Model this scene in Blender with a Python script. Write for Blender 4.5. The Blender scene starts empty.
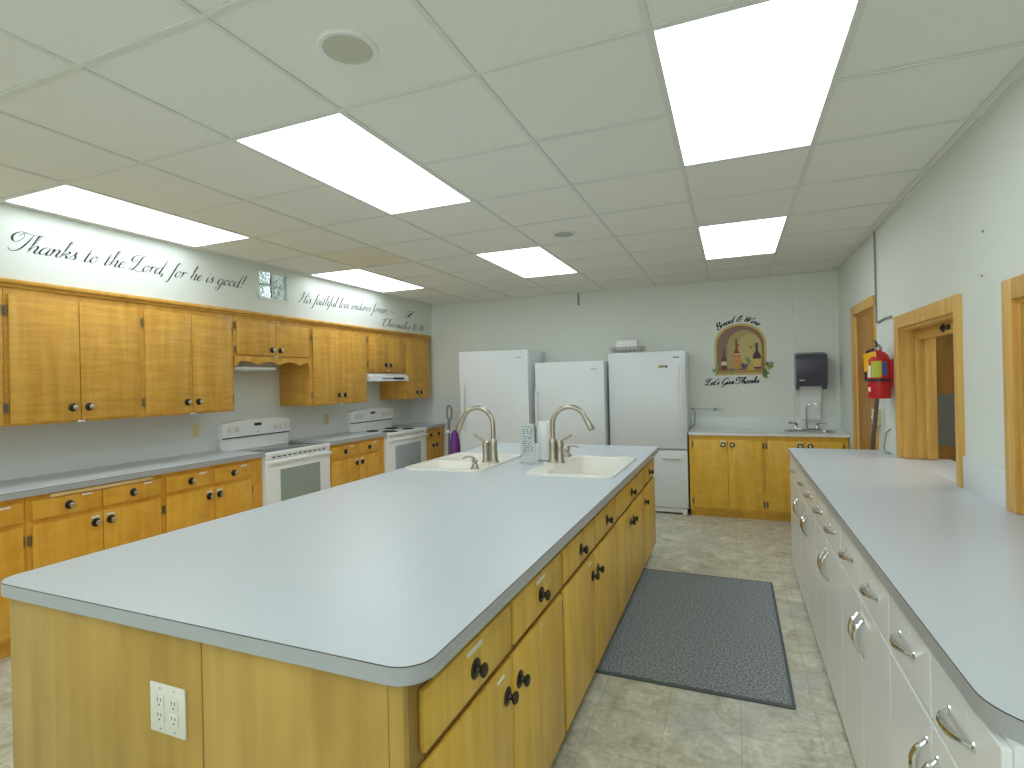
import bpy, bmesh, math, random
from mathutils import Vector, Matrix
from mathutils.geometry import tessellate_polygon
random.seed(7)
S = bpy.context.scene
C = S.collection
PI = math.pi

# ------------------------------------------------------------------ camera, world, exposure
YAW, ROLL, EYE = 0.3897, -0.0225, 1.5
cam = bpy.data.cameras.new('camera')
cam.sensor_width = 36
cam.lens = 539 * 36 / 1024
cam.shift_y = -2 / 1024
cam.clip_start = 0.05
co = bpy.data.objects.new('camera', cam)
C.objects.link(co)
c_, s_ = math.cos(YAW), math.sin(YAW)
fw, rt, up = Vector((-s_, c_, 0)), Vector((c_, s_, 0)), Vector((0, 0, 1))
r2 = rt * math.cos(ROLL) + up * math.sin(ROLL)
u2 = -rt * math.sin(ROLL) + up * math.cos(ROLL)
M = Matrix((r2, u2, -fw)).transposed().to_4x4()
M.translation = Vector((0, 0, EYE))
co.matrix_world = M
S.camera = co

W = bpy.data.worlds.new('sky')
S.world = W
W.use_nodes = True
wn = W.node_tree.nodes
bg = wn['Background']
bg.inputs[0].default_value = (0.84, 0.96, 1.0, 1)
bg.inputs[1].default_value = 3.6

S.view_settings.view_transform = 'Standard'
S.view_settings.look = 'None'
S.view_settings.gamma = 1
S.view_settings.use_curve_mapping = False
S.view_settings.exposure = 0.0
LIGHT = 4.4            # radiance of the ceiling troffers' diffusers
S.cycles.max_bounces = 10
S.cycles.diffuse_bounces = 7
S.cycles.transparent_max_bounces = 10
S.cycles.use_denoising = True
S.cycles.sample_clamp_indirect = 6

# ------------------------------------------------------------------ materials
def col(h, a=1):
    h = h.lstrip('#')
    v = [int(h[i:i + 2], 16) / 255 for i in (0, 2, 4)]
    return tuple((x / 12.92 if x < .04045 else ((x + .055) / 1.055) ** 2.4) for x in v) + (a,)

def new_mat(name):
    m = bpy.data.materials.new(name)
    m.use_nodes = True
    nt = m.node_tree
    return m, nt, nt.nodes['Principled BSDF']

def plain(name, c, rough=.5, metal=0, spec=.5, bump=0, bscale=200, var=0, vscale=6):
    m, nt, b = new_mat(name)
    c = col(c) if isinstance(c, str) else c
    b.inputs['Base Color'].default_value = c
    b.inputs['Roughness'].default_value = rough
    b.inputs['Metallic'].default_value = metal
    b.inputs['Specular IOR Level'].default_value = spec
    tc = nt.nodes.new('ShaderNodeTexCoord')
    if bump:
        n = nt.nodes.new('ShaderNodeTexNoise'); n.inputs['Scale'].default_value = bscale
        bp = nt.nodes.new('ShaderNodeBump'); bp.inputs['Strength'].default_value = bump; bp.inputs['Distance'].default_value = .002
        nt.links.new(tc.outputs['Object'], n.inputs['Vector'])
        nt.links.new(n.outputs['Fac'], bp.inputs['Height'])
        nt.links.new(bp.outputs['Normal'], b.inputs['Normal'])
    if var:
        n = nt.nodes.new('ShaderNodeTexNoise'); n.inputs['Scale'].default_value = vscale; n.inputs['Detail'].default_value = 4
        nt.links.new(tc.outputs['Object'], n.inputs['Vector'])
        mx = nt.nodes.new('ShaderNodeMix'); mx.data_type = 'RGBA'
        mx.inputs['A'].default_value = tuple(x * (1 - var) for x in c[:3]) + (1,)
        mx.inputs['B'].default_value = tuple(min(1, x * (1 + var)) for x in c[:3]) + (1,)
        nt.links.new(n.outputs['Fac'], mx.inputs['Factor'])
        nt.links.new(mx.outputs['Result'], b.inputs['Base Color'])
    return m

def wood(name, c1, c2, c3, grain=(9, 9, .9), figure=(2, 2, 9), rough=.38, fig=.35, knots=False):
    m, nt, b = new_mat(name)
    N, L = nt.nodes, nt.links
    tc = N.new('ShaderNodeTexCoord'); oi = N.new('ShaderNodeObjectInfo')
    mul = N.new('ShaderNodeMath'); mul.operation = 'MULTIPLY'; mul.inputs[1].default_value = 13
    L.new(oi.outputs['Random'], mul.inputs[0])
    add = N.new('ShaderNodeVectorMath'); add.operation = 'ADD'
    L.new(tc.outputs['Object'], add.inputs[0]); L.new(mul.outputs[0], add.inputs[1])
    mp = N.new('ShaderNodeMapping'); mp.inputs['Scale'].default_value = grain
    L.new(add.outputs[0], mp.inputs['Vector'])
    n = N.new('ShaderNodeTexNoise'); n.inputs['Scale'].default_value = 2.2; n.inputs['Detail'].default_value = 6; n.inputs['Distortion'].default_value = 1.6 if knots else .5
    L.new(mp.outputs[0], n.inputs['Vector'])
    rp = N.new('ShaderNodeValToRGB'); e = rp.color_ramp.elements
    e[0].position = .3; e[0].color = col(c1); e[1].position = .72; e[1].color = col(c3)
    k = e.new(.5); k.color = col(c2)
    if knots:
        wv = N.new('ShaderNodeTexWave'); wv.wave_type = 'RINGS'; wv.inputs['Scale'].default_value = 1.3; wv.inputs['Distortion'].default_value = 7; wv.inputs['Detail'].default_value = 2
        L.new(mp.outputs[0], wv.inputs['Vector']); L.new(wv.outputs['Fac'], rp.inputs['Fac'])
    else:
        L.new(n.outputs['Fac'], rp.inputs['Fac'])
    mp2 = N.new('ShaderNodeMapping'); mp2.inputs['Scale'].default_value = figure
    L.new(add.outputs[0], mp2.inputs['Vector'])
    n2 = N.new('ShaderNodeTexNoise'); n2.inputs['Scale'].default_value = 3.0; n2.inputs['Detail'].default_value = 3; n2.inputs['Distortion'].default_value = .8
    L.new(mp2.outputs[0], n2.inputs['Vector'])
    r3 = N.new('ShaderNodeValToRGB'); q = r3.color_ramp.elements
    q[0].position = .34; q[0].color = (.72, .68, .6, 1); q[1].position = .66; q[1].color = (1.12, 1.12, 1.12, 1)
    L.new(n2.outputs['Fac'], r3.inputs['Fac'])
    mx = N.new('ShaderNodeMix'); mx.data_type = 'RGBA'; mx.blend_type = 'MULTIPLY'; mx.inputs['Factor'].default_value = fig
    L.new(rp.outputs['Color'], mx.inputs['A']); L.new(r3.outputs['Color'], mx.inputs['B'])
    L.new(mx.outputs['Result'], b.inputs['Base Color'])
    b.inputs['Roughness'].default_value = rough
    b.inputs['Specular IOR Level'].default_value = .35
    return m

def emis(name, c, strength):
    m, nt, b = new_mat(name)
    b.inputs['Base Color'].default_value = (.8, .8, .8, 1)
    b.inputs['Emission Color'].default_value = c
    b.inputs['Emission Strength'].default_value = strength
    return m

MT = {}
MT['ceiling'] = plain('ceiling_tile', '#e9eae2', .9, spec=.1, bump=.25, bscale=260)
MT['ceiling_beige'] = plain('aged_ceiling_tile', '#e6e2ce', .9, spec=.1, bump=.25, bscale=260)
MT['grid'] = plain('ceiling_grid_metal', '#dcded6', .55)
MT['wall'] = plain('painted_wall', '#dfe4dc', .62, spec=.3, var=.02, vscale=2)
MT['lam_wall'] = plain('grey_laminate_panel', '#dbe0df', .4)
MT['counter'] = plain('grey_laminate', '#cad2d7', .3, spec=.4, var=.018, vscale=5)
MT['edge'] = plain('grey_laminate_edge', '#adb0b1', .4)
MT['seam'] = plain('dark_laminate_seam', '#5a4a3c', .6)
MT['up_wood'] = wood('golden_maple_plywood', '#cf9840', '#d8a448', '#e1b257', (7, 7, .8), (1.2, 1.2, 11), .33, .42)
MT['lo_wood'] = wood('amber_maple_plywood', '#de9f36', '#e6ab3f', '#ecb84e', (7, 7, .8), (2, 2, 4), .33, .3)
MT['is_wood'] = wood('honey_birch_plywood', '#d4aa42', '#deb54c', '#e7c15c', (9, 9, .5), (3, 3, .8), .34, .3)
MT['is_end'] = wood('worn_birch_panel', '#b08e44', '#bb994d', '#c8a658', (5, 5, .35), (1.6, 1.6, .7), .36, .4)
MT['trim_wood'] = wood('pine_trim', '#d3a04c', '#dcae5c', '#e5bb6c', (14, 14, .6), (4, 4, 1), .4, .25)
MT['bk_wood'] = wood('yellow_birch_plywood', '#dfae3c', '#e6b846', '#edc255', (7, 7, .8), (2, 2, 4), .33, .3)
MT['pale_wood'] = wood('pale_maple', '#e0bd7c', '#e7c78a', '#eed29a', (9, .9, 9), (3, 1, 3), .4, .2)
MT['oak'] = wood('oak_veneer', '#8f5d1d', '#b98238', '#d09d4a', (7, 7, 1.1), (6, 6, .7), .42, .4, knots=True)
MT['white'] = plain('white_enamel', '#e2e8ea', .28, spec=.5)
MT['range_white'] = plain('bright_white_enamel', '#f4f7f7', .28, spec=.5)
MT['pale_lam'] = plain('pale_laminate', '#e2e7e5', .3, spec=.4)
MT['is_frame'] = wood('gap_shade_birch_frame', '#8a6a30', '#96753a', '#a28346', (9, 9, .5), (3, 3, .8), .5, .3)  # birch darkened to paint shade into the gaps between island fronts
MT['white_metal'] = plain('white_painted_steel', '#f0f2f1', .24, spec=.5)
MT['white_plastic'] = plain('white_plastic', '#e6e7e2', .4)
MT['almond'] = plain('almond_plastic', '#dcd2a4', .45)
MT['ivory'] = plain('ivory_plastic', '#e3e0d2', .4)
MT['biscuit'] = plain('biscuit_sink', '#f2f0e6', .2)
MT['steel'] = plain('stainless_steel', '#a9aba8', .28, metal=1)
MT['nickel'] = plain('brushed_nickel', '#b5ae9e', .3, metal=1)
MT['chrome'] = plain('chrome', '#dadada', .1, metal=1)
MT['bronze'] = plain('aged_bronze', '#4c473c', .35, metal=.85)
MT['pewter'] = plain('pewter_knob', '#d6cfba', .28, metal=1)
MT['hinge'] = plain('hinge_bronze', '#8d846c', .4, metal=.8)
MT['black'] = plain('black_plastic', '#23262a', .4)
MT['dark'] = plain('dark_gap', '#33322e', .8)
MT['grey'] = plain('grey_rubber', '#7b7f80', .6)
MT['cable'] = plain('grey_cable', '#888c88', .6)
MT['glass_top'] = plain('grey_ceramic_glass', '#6e7573', .12, spec=.6)
MT['oven_glass'] = plain('oven_window_glass', '#9aa79f', .14, spec=.6)
MT['oven_glass2'] = plain('pale_oven_window_glass', '#a9b3b7', .14, spec=.6)
MT['smoke'] = plain('smoky_plastic', '#4b4a58', .25, spec=.6)
MT['paper'] = plain('white_paper', '#eceeec', .8, bump=.3, bscale=400)
MT['sheet'] = plain('pale_printed_sheet', '#d0d3d0', .7)
MT['red'] = plain('red_enamel', '#c41f22', .35)
MT['yellow'] = plain('yellow_tag', '#f0b418', .7)
MT['lime'] = plain('lime_label', '#c2c94a', .7)
MT['blue'] = plain('blue_label', '#2f62a6', .7)
MT['purple'] = plain('purple_fabric', '#7c3d95', .7)
MT['ink'] = plain('black_vinyl_lettering', '#121416', .6)
MT['sticker'] = plain('paper_sticker', '#ece9de', .7)
MT['brown'] = plain('brown_wood', '#8a6a3c', .6)
MT['hall_wood'] = wood('hall_panelling', '#9c7a40', '#ab8849', '#b99555', (9, 9, .6), (3, 3, 1), .5, .3)
MT['hall_blue'] = plain('blue_grey_panel', '#7f8b8c', .6)
MT['toe'] = plain('dark_kick_board', '#6a4e24', .7)

def mat_floor():
    m, nt, b = new_mat('mottled_vinyl_floor')
    N, L = nt.nodes, nt.links
    tc = N.new('ShaderNodeTexCoord')
    n = N.new('ShaderNodeTexNoise'); n.inputs['Scale'].default_value = 6.5; n.inputs['Detail'].default_value = 10; n.inputs['Roughness'].default_value = .74; n.inputs['Distortion'].default_value = .6
    L.new(tc.outputs['Object'], n.inputs['Vector'])
    rp = N.new('ShaderNodeValToRGB'); e = rp.color_ramp.elements
    e[0].position = .33; e[0].color = col('#a3a08a'); e[1].position = .7; e[1].color = col('#f4f2e8')
    k = e.new(.45); k.color = col('#c8c5b1'); k = e.new(.57); k.color = col('#dad8c6')
    L.new(n.outputs['Fac'], rp.inputs['Fac'])
    n2 = N.new('ShaderNodeTexNoise'); n2.inputs['Scale'].default_value = 2.3; n2.inputs['Detail'].default_value = 5; n2.inputs['Roughness'].default_value = .7
    mp = N.new('ShaderNodeMapping'); mp.inputs['Location'].default_value = (4, 9, 0)
    L.new(tc.outputs['Object'], mp.inputs['Vector']); L.new(mp.outputs[0], n2.inputs['Vector'])
    r2_ = N.new('ShaderNodeValToRGB'); r2_.color_ramp.elements[0].position = .52; r2_.color_ramp.elements[1].position = .7
    L.new(n2.outputs['Fac'], r2_.inputs['Fac'])
    mx = N.new('ShaderNodeMix'); mx.data_type = 'RGBA'; mx.inputs['B'].default_value = col('#c3c6c2')
    L.new(r2_.outputs['Color'], mx.inputs['Factor']); L.new(rp.outputs['Color'], mx.inputs['A'])
    br = N.new('ShaderNodeTexBrick'); br.offset = 0; br.inputs['Scale'].default_value = 1
    br.inputs['Brick Width'].default_value = .305; br.inputs['Row Height'].default_value = .305; br.inputs['Mortar Size'].default_value = .0022
    br.inputs['Color1'].default_value = (1, 1, 1, 1); br.inputs['Color2'].default_value = (.93, .93, .92, 1); br.inputs['Mortar'].default_value = (.68, .66, .6, 1)
    L.new(tc.outputs['Object'], br.inputs['Vector'])
    m2 = N.new('ShaderNodeMix'); m2.data_type = 'RGBA'; m2.blend_type = 'MULTIPLY'; m2.inputs['Factor'].default_value = .75
    L.new(mx.outputs['Result'], m2.inputs['A']); L.new(br.outputs['Color'], m2.inputs['B'])
    n3 = N.new('ShaderNodeTexNoise'); n3.inputs['Scale'].default_value = 34; n3.inputs['Detail'].default_value = 6; n3.inputs['Roughness'].default_value = .75
    L.new(tc.outputs['Object'], n3.inputs['Vector'])
    r4 = N.new('ShaderNodeValToRGB'); r4.color_ramp.elements[0].position = .36; r4.color_ramp.elements[0].color = (.80, .80, .77, 1); r4.color_ramp.elements[1].position = .62; r4.color_ramp.elements[1].color = (1.08, 1.08, 1.07, 1)
    L.new(n3.outputs['Fac'], r4.inputs['Fac'])
    m3 = N.new('ShaderNodeMix'); m3.data_type = 'RGBA'; m3.blend_type = 'MULTIPLY'; m3.inputs['Factor'].default_value = .9
    L.new(m2.outputs['Result'], m3.inputs['A']); L.new(r4.outputs['Color'], m3.inputs['B'])
    L.new(m3.outputs['Result'], b.inputs['Base Color'])
    b.inputs['Roughness'].default_value = .42
    return m
MT['floor'] = mat_floor()

def mat_mat():
    m, nt, b = new_mat('speckled_rubber_mat')
    N, L = nt.nodes, nt.links
    tc = N.new('ShaderNodeTexCoord')
    n = N.new('ShaderNodeTexNoise'); n.inputs['Scale'].default_value = 95; n.inputs['Detail'].default_value = 3; n.inputs['Roughness'].default_value = .7
    L.new(tc.outputs['Object'], n.inputs['Vector'])
    rp = N.new('ShaderNodeValToRGB'); e = rp.color_ramp.elements
    e[0].position = .4; e[0].color = col('#5c6368'); e[1].position = .66; e[1].color = col('#afb5b7')
    L.new(n.outputs['Fac'], rp.inputs['Fac']); L.new(rp.outputs['Color'], b.inputs['Base Color'])
    bp = N.new('ShaderNodeBump'); bp.inputs['Strength'].default_value = .5; bp.inputs['Distance'].default_value = .003
    L.new(n.outputs['Fac'], bp.inputs['Height']); L.new(bp.outputs['Normal'], b.inputs['Normal'])
    b.inputs['Roughness'].default_value = .85
    return m
MT['mat'] = mat_mat()

def mat_diffuser():
    m, nt, b = new_mat('lit_prismatic_diffuser')
    N, L = nt.nodes, nt.links
    tc = N.new('ShaderNodeTexCoord')
    w = N.new('ShaderNodeTexChecker'); w.inputs['Scale'].default_value = 90
    w.inputs['Color1'].default_value = (.92, 1, 1.07, 1); w.inputs['Color2'].default_value = (.80, .87, .94, 1)
    L.new(tc.outputs['Object'], w.inputs['Vector'])
    L.new(w.outputs['Color'], b.inputs['Emission Color'])
    b.inputs['Emission Strength'].default_value = LIGHT
    b.inputs['Base Color'].default_value = (.8, .8, .8, 1)
    return m
MT['diffuser'] = mat_diffuser()

def mat_glass(name, c, rough=.05, bump=0, bscale=30, ior=1.45):
    m, nt, b = new_mat(name)
    b.inputs['Base Color'].default_value = col(c)
    b.inputs['Transmission Weight'].default_value = 1
    b.inputs['Roughness'].default_value = rough
    b.inputs['IOR'].default_value = ior
    if bump:
        tc = nt.nodes.new('ShaderNodeTexCoord'); n = nt.nodes.new('ShaderNodeTexNoise'); n.inputs['Scale'].default_value = bscale
        bp = nt.nodes.new('ShaderNodeBump'); bp.inputs['Strength'].default_value = bump; bp.inputs['Distance'].default_value = .02
        nt.links.new(tc.outputs['Object'], n.inputs['Vector']); nt.links.new(n.outputs['Fac'], bp.inputs['Height'])
        nt.links.new(bp.outputs['Normal'], b.inputs['Normal'])
    return m
MT['block'] = mat_glass('wavy_block_glass', '#f2f6fb', .08, 1.0, 38)
def mat_acrylic():
    m, nt, b = new_mat('clear_acrylic')
    tr = nt.nodes.new('ShaderNodeBsdfTransparent'); tr.inputs[0].default_value = (.98, .98, .98, 1)
    mx = nt.nodes.new('ShaderNodeMixShader'); mx.inputs[0].default_value = .12
    b.inputs['Base Color'].default_value = col('#dfe8e8'); b.inputs['Roughness'].default_value = .08
    nt.links.new(tr.outputs[0], mx.inputs[1]); nt.links.new(b.outputs[0], mx.inputs[2])
    nt.links.new(mx.outputs[0], nt.nodes['Material Output'].inputs['Surface'])
    return m
MT['acrylic'] = mat_acrylic()

# ------------------------------------------------------------------ mesh helpers
class MB:
    def __init__(self):
        self.bm = bmesh.new()
    def box(self, x0, x1, y0, y1, z0, z1, b=0, seg=2):
        if x1 < x0: x0, x1 = x1, x0
        if y1 < y0: y0, y1 = y1, y0
        if z1 < z0: z0, z1 = z1, z0
        t = bmesh.new()
        bmesh.ops.create_cube(t, size=1)
        for v in t.verts:
            v.co = Vector(((x0 + x1) / 2 + v.co.x * (x1 - x0), (y0 + y1) / 2 + v.co.y * (y1 - y0), (z0 + z1) / 2 + v.co.z * (z1 - z0)))
        if b:
            b = min(b, .45 * min(x1 - x0, y1 - y0, z1 - z0))
            bmesh.ops.bevel(t, geom=list(t.edges), offset=b, segments=seg, profile=.5, affect='EDGES')
        self.merge(t)
        return self
    def merge(self, t):
        mp = {}
        for v in t.verts: mp[v] = self.bm.verts.new(v.co)
        for f in t.faces:
            try: self.bm.faces.new([mp[v] for v in f.verts])
            except ValueError: pass
        t.free()
    def loft(self, rings, cap0=True, cap1=True, closed=True):
        vs = [[self.bm.verts.new(p) for p in r] for r in rings]
        n = len(vs[0])
        for a, b in zip(vs, vs[1:]):
            for i in range(n if closed else n - 1):
                j = (i + 1) % n
                self.bm.faces.new((a[i], a[j], b[j], b[i]))
        if cap0: self.bm.faces.new(list(reversed(vs[0])))
        if cap1: self.bm.faces.new(vs[-1])
        return self
    def lathe(self, prof, o, axis=(0, 0, 1), n=20, cap=True):
        a = Vector(axis).normalized()
        t = Vector((1, 0, 0)) if abs(a.x) < .9 else Vector((0, 1, 0))
        e1 = a.cross(t).normalized(); e2 = a.cross(e1)
        o = Vector(o)
        rings = [[o + a * h + (e1 * math.cos(2 * PI * k / n) + e2 * math.sin(2 * PI * k / n)) * max(r, 1e-4) for k in range(n)] for r, h in prof]
        return self.loft(rings, cap, cap)
    def cyl(self, p0, p1, r, n=12, r1=None):
        p0, p1 = Vector(p0), Vector(p1)
        d = p1 - p0
        return self.lathe([(r, 0), (r if r1 is None else r1, d.length)], p0, d, n)
    def tube(self, pts, r, n=10, cap=True, flat=None):
        pts = [Vector(p) for p in pts]
        rs = r if isinstance(r, (list, tuple)) else [r] * len(pts)
        rings = []
        pe = None
        for i, p in enumerate(pts):
            d = (pts[min(i + 1, len(pts) - 1)] - pts[max(i - 1, 0)]).normalized()
            if pe is None:
                t = Vector((0, 0, 1)) if abs(d.z) < .9 else Vector((1, 0, 0))
                e1 = d.cross(t).normalized()
            else:
                e1 = (pe - d * pe.dot(d)).normalized()
            pe = e1
            e2 = d.cross(e1)
            k2 = flat if flat else 1
            rings.append([p + (e1 * math.cos(2 * PI * k / n) + e2 * math.sin(2 * PI * k / n) * k2) * rs[i] for k in range(n)])
        return self.loft(rings, cap, cap)
    def prism(self, outer, holes, z0, z1, f=None):
        # outer/holes: 2-D loops; f maps (a, b, h) to a point
        f = f or (lambda a, b, h: (a, b, h))
        loops = [outer] + list(holes)
        flat = [p for l in loops for p in l]
        tris = tessellate_polygon([[Vector((p[0], p[1], 0)) for p in l] for l in loops])
        lo = [self.bm.verts.new(f(p[0], p[1], z0)) for p in flat]
        hi = [self.bm.verts.new(f(p[0], p[1], z1)) for p in flat]
        for t in tris:
            for vs in ([hi[i] for i in t], [lo[i] for i in reversed(t)]):
                try: self.bm.faces.new(vs)
                except ValueError: pass
        k = 0
        for l in loops:
            n = len(l)
            for i in range(n):
                a, b = k + i, k + (i + 1) % n
                self.bm.faces.new((lo[a], lo[b], hi[b], hi[a]))
            k += n
        return self
    def ring(self, loop, z0, z1):
        return self.loft([[(p[0], p[1], z0) for p in loop], [(p[0], p[1], z1) for p in loop]], False, False)

def world_loc(o):
    v = Vector((0, 0, 0))
    while o is not None:
        v += o.location
        o = o.parent
    return v

def obj(name, mb, mat, parent=None, label=None, smooth=True, base=None):
    bm = mb.bm
    bmesh.ops.recalc_face_normals(bm, faces=bm.faces)
    off = world_loc(parent) if parent else Vector(base or (0, 0, 0))
    bmesh.ops.translate(bm, verts=bm.verts, vec=-off)
    me = bpy.data.meshes.new(name)
    bm.to_mesh(me); bm.free()
    me.materials.append(MT[mat] if isinstance(mat, str) else mat)
    if smooth:
        me.shade_smooth() if hasattr(me, 'shade_smooth') else None
        me.set_sharp_from_angle(angle=math.radians(27))
    o = bpy.data.objects.new(name, me)
    C.objects.link(o)
    if parent: o.parent = parent
    else: o.location = off
    if label: o['label'] = label
    return o

def thing(name, label, cat, loc, group=None):
    o = bpy.data.objects.new(name, None)
    o.empty_display_size = .1
    C.objects.link(o)
    o.location = loc
    tag(o, label, cat, group)
    return o
def tag(o, label, cat, group=None):
    o['label'] = label; o['category'] = cat
    if group: o['group'] = group
    return o
def struct(name, mb, mat, parent=None, base=None):
    o = obj(name, mb, mat, parent, base=base)
    if not parent: o['kind'] = 'structure'
    return o
def sroot(name, loc):
    o = bpy.data.objects.new(name, None); C.objects.link(o); o.location = loc
    o['kind'] = 'structure'
    return o

def rrect(x0, x1, y0, y1, r, n=6):
    rs = r if isinstance(r, (list, tuple)) else [r] * 4       # corners: (x0,y0) (x1,y0) (x1,y1) (x0,y1)
    out = []
    for (cx, cy, a0), rr in zip([(x0, y0, PI), (x1, y0, 1.5 * PI), (x1, y1, 0), (x0, y1, .5 * PI)], rs):
        sx = 1 if cx == x0 else -1
        sy = 1 if cy == y0 else -1
        if rr < 1e-5:
            out.append((cx, cy)); continue
        for k in range(n + 1):
            a = a0 + k * (PI / 2) / n
            out.append((cx + sx * rr + rr * math.cos(a), cy + sy * rr + rr * math.sin(a)))
    return out

class Fr:
    """a cabinet front: s runs along it, n points out of it into the room"""
    def __init__(self, axis, plane, sign):
        self.axis, self.plane, self.sign = axis, plane, sign
    def p(self, s, n, z):
        q = self.plane + self.sign * n
        return (q, s, z) if self.axis == 'x' else (s, q, z)
    def nrm(self):
        return (self.sign, 0, 0) if self.axis == 'x' else (0, self.sign, 0)
    def box(self, mb, s0, s1, n0, n1, z0, z1, b=0):
        a, c = self.p(s0, n0, z0), self.p(s1, n1, z1)
        return mb.box(a[0], c[0], a[1], c[1], a[2], c[2], b)

def knob(F, s, z, n, parent, style='rosette'):
    k = obj('knob', MB().lathe([(.026, 0), (.027, .002), (.023, .005), (.010, .007), (.008, .015), (.014, .019), (.0185, .024), (.0185, .028), (.014, .032), (.005, .034)], F.p(s, n, z), F.nrm(), 18), 'bronze', parent)
    if style == 'rosette':
        obj('knob_cap', MB().lathe([(.0155, .0), (.0155, .002), (.011, .004), (.003, .0048)], F.p(s, n + .0315, z), F.nrm(), 16), 'pewter', k, 'bright worn pewter cap')
    return k

def hinge(F, s, z, n, parent, h=.055):
    mb = MB()
    F.box(mb, s - .0095, s + .0095, n, n + .004, z - h / 2, z + h / 2, .001)
    mb.cyl(F.p(s, n + .006, z - h / 2 - .004), F.p(s, n + .006, z + h / 2 + .004), .005, 8)
    return obj('hinge', mb, 'hinge', parent)

def sticker(F, s, z, n, parent, w=.045, h=.012):
    return obj('label_sticker', F.box(MB(), s - w / 2, s + w / 2, n, n + .0006, z - h / 2, z + h / 2), 'sticker', parent, 'small white paper sticker')

def front(kind, F, s0, s1, z0, z1, parent, mat, t=.018, n0=0.0, kn=(), st=(), b=.004, style='rosette'):
    d = obj(kind, F.box(MB(), s0, s1, n0, n0 + t, z0, z1, b), mat, parent)
    for s, z in kn: knob(F, s, z, n0 + t, d, style)
    for q in st: sticker(F, q[0], q[1], n0 + t, d, *q[2:])
    return d

def frame_carcass(F, s0, s1, depth, z0, z1, opens, parent, mat, toe=0, name='carcass'):
    """box with a face frame: rails and stiles around the openings stand at n = 0"""
    mb = MB()
    F.box(mb, s0, s1, -depth, -.004, z0 + toe, z1)
    F.box(mb, s0, s1, -.004, 0, z0 + toe, z1)
    if toe: F.box(mb, s0, s1, -depth, -.06, z0, z0 + toe)
    return obj(name, mb, mat, parent)

# ------------------------------------------------------------------ room shell
XL, XR, YB, YF, ZC = -4.36, 1.045, 6.66, -2.4, 2.61
XS = -3.95                       # soffit face above the wall cabinets
T = .6096
GX, GY = -.2273, 1.7594
struct('floor', MB().box(XL - .2, 3.4, YF - .2, YB + .3, -.1, 0), 'floor')
struct('wall_left', MB().box(XL - .12, XL, YF, YB, 0, 2.175), 'wall')
struct('wall_back', MB().box(XL - .12, XR, YB, YB + .12, 0, ZC + .06), 'wall')
ADDED_WX = ((-3.5, -2.0), (-1.2, .5))  # x spans of two added openings, unseen behind the camera, for fill daylight
fwm = MB().box(XL - .12, 3.4, YF - .12, YF, 0, .85).box(XL - .12, 3.4, YF - .12, YF, 2.3, ZC + .06)
for a, b in ((XL - .12, ADDED_WX[0][0]), (ADDED_WX[0][1], ADDED_WX[1][0]), (ADDED_WX[1][1], 3.4)): fwm.box(a, b, YF - .12, YF, .85, 2.3)
struct('wall_front', fwm, 'wall')
for k, (a, b) in enumerate(ADDED_WX):
    r = sroot('window_%d' % (4 + k), ((a + b) / 2, YF, .85))  # added window out of view, there for the daylight it lets in
    m_ = MB().box(a, b, YF - .08, YF - .03, .85, .9).box(a, b, YF - .08, YF - .03, 2.25, 2.3).box(a, a + .05, YF - .08, YF - .03, .9, 2.25).box(b - .05, b, YF - .08, YF - .03, .9, 2.25)
    m_.box((a + b) / 2 - .02, (a + b) / 2 + .02, YF - .08, YF - .03, .9, 2.25)
    struct('window_frame', m_, 'white_plastic', r)
# soffit with a window opening
WY0, WY1, WZ0, WZ1 = 3.635, 3.985, 2.315, 2.575
so = MB()
so.box(XL - .12, XS, YF, WY0, 2.175, ZC + .06)
so.box(XL - .12, XS, WY1, YB, 2.175, ZC + .06)
so.box(XL - .12, XS, WY0, WY1, 2.175, WZ0)
so.box(XL - .12, XS, WY0, WY1, WZ1, ZC + .06)
struct('wall_soffit', so, 'wall')
w1 = sroot('window_1', (XS, (WY0 + WY1) / 2, WZ0))
fm = MB()
fm.box(XS - .05, XS + .006, WY0 - .012, WY1 + .012, WZ0 - .012, WZ0 + .012, .002)
fm.box(XS - .05, XS + .006, WY0 - .012, WY1 + .012, WZ1 - .012, WZ1 + .012, .002)
fm.box(XS - .05, XS + .006, WY0 - .012, WY0 + .012, WZ0, WZ1, .002)
fm.box(XS - .05, XS + .006, WY1 - .012, WY1 + .012, WZ0, WZ1, .002)
ym, zm = (WY0 + WY1) / 2, (WZ0 + WZ1) / 2
fm.box(XS - .05, XS - .004, ym - .006, ym + .006, WZ0, WZ1)
fm.box(XS - .05, XS - .004, WY0, WY1, zm - .006, zm + .006)
struct('window_frame', fm, 'wall', w1)
for y0, y1 in ((WY0, ym), (ym, WY1)):
    for z0, z1 in ((WZ0, zm), (zm, WZ1)):
        struct('glass_block', MB().box(XS - .06, XS - .012, y0 + .006, y1 - .006, z0 + .006, z1 - .006, .006), 'block', w1)

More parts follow.
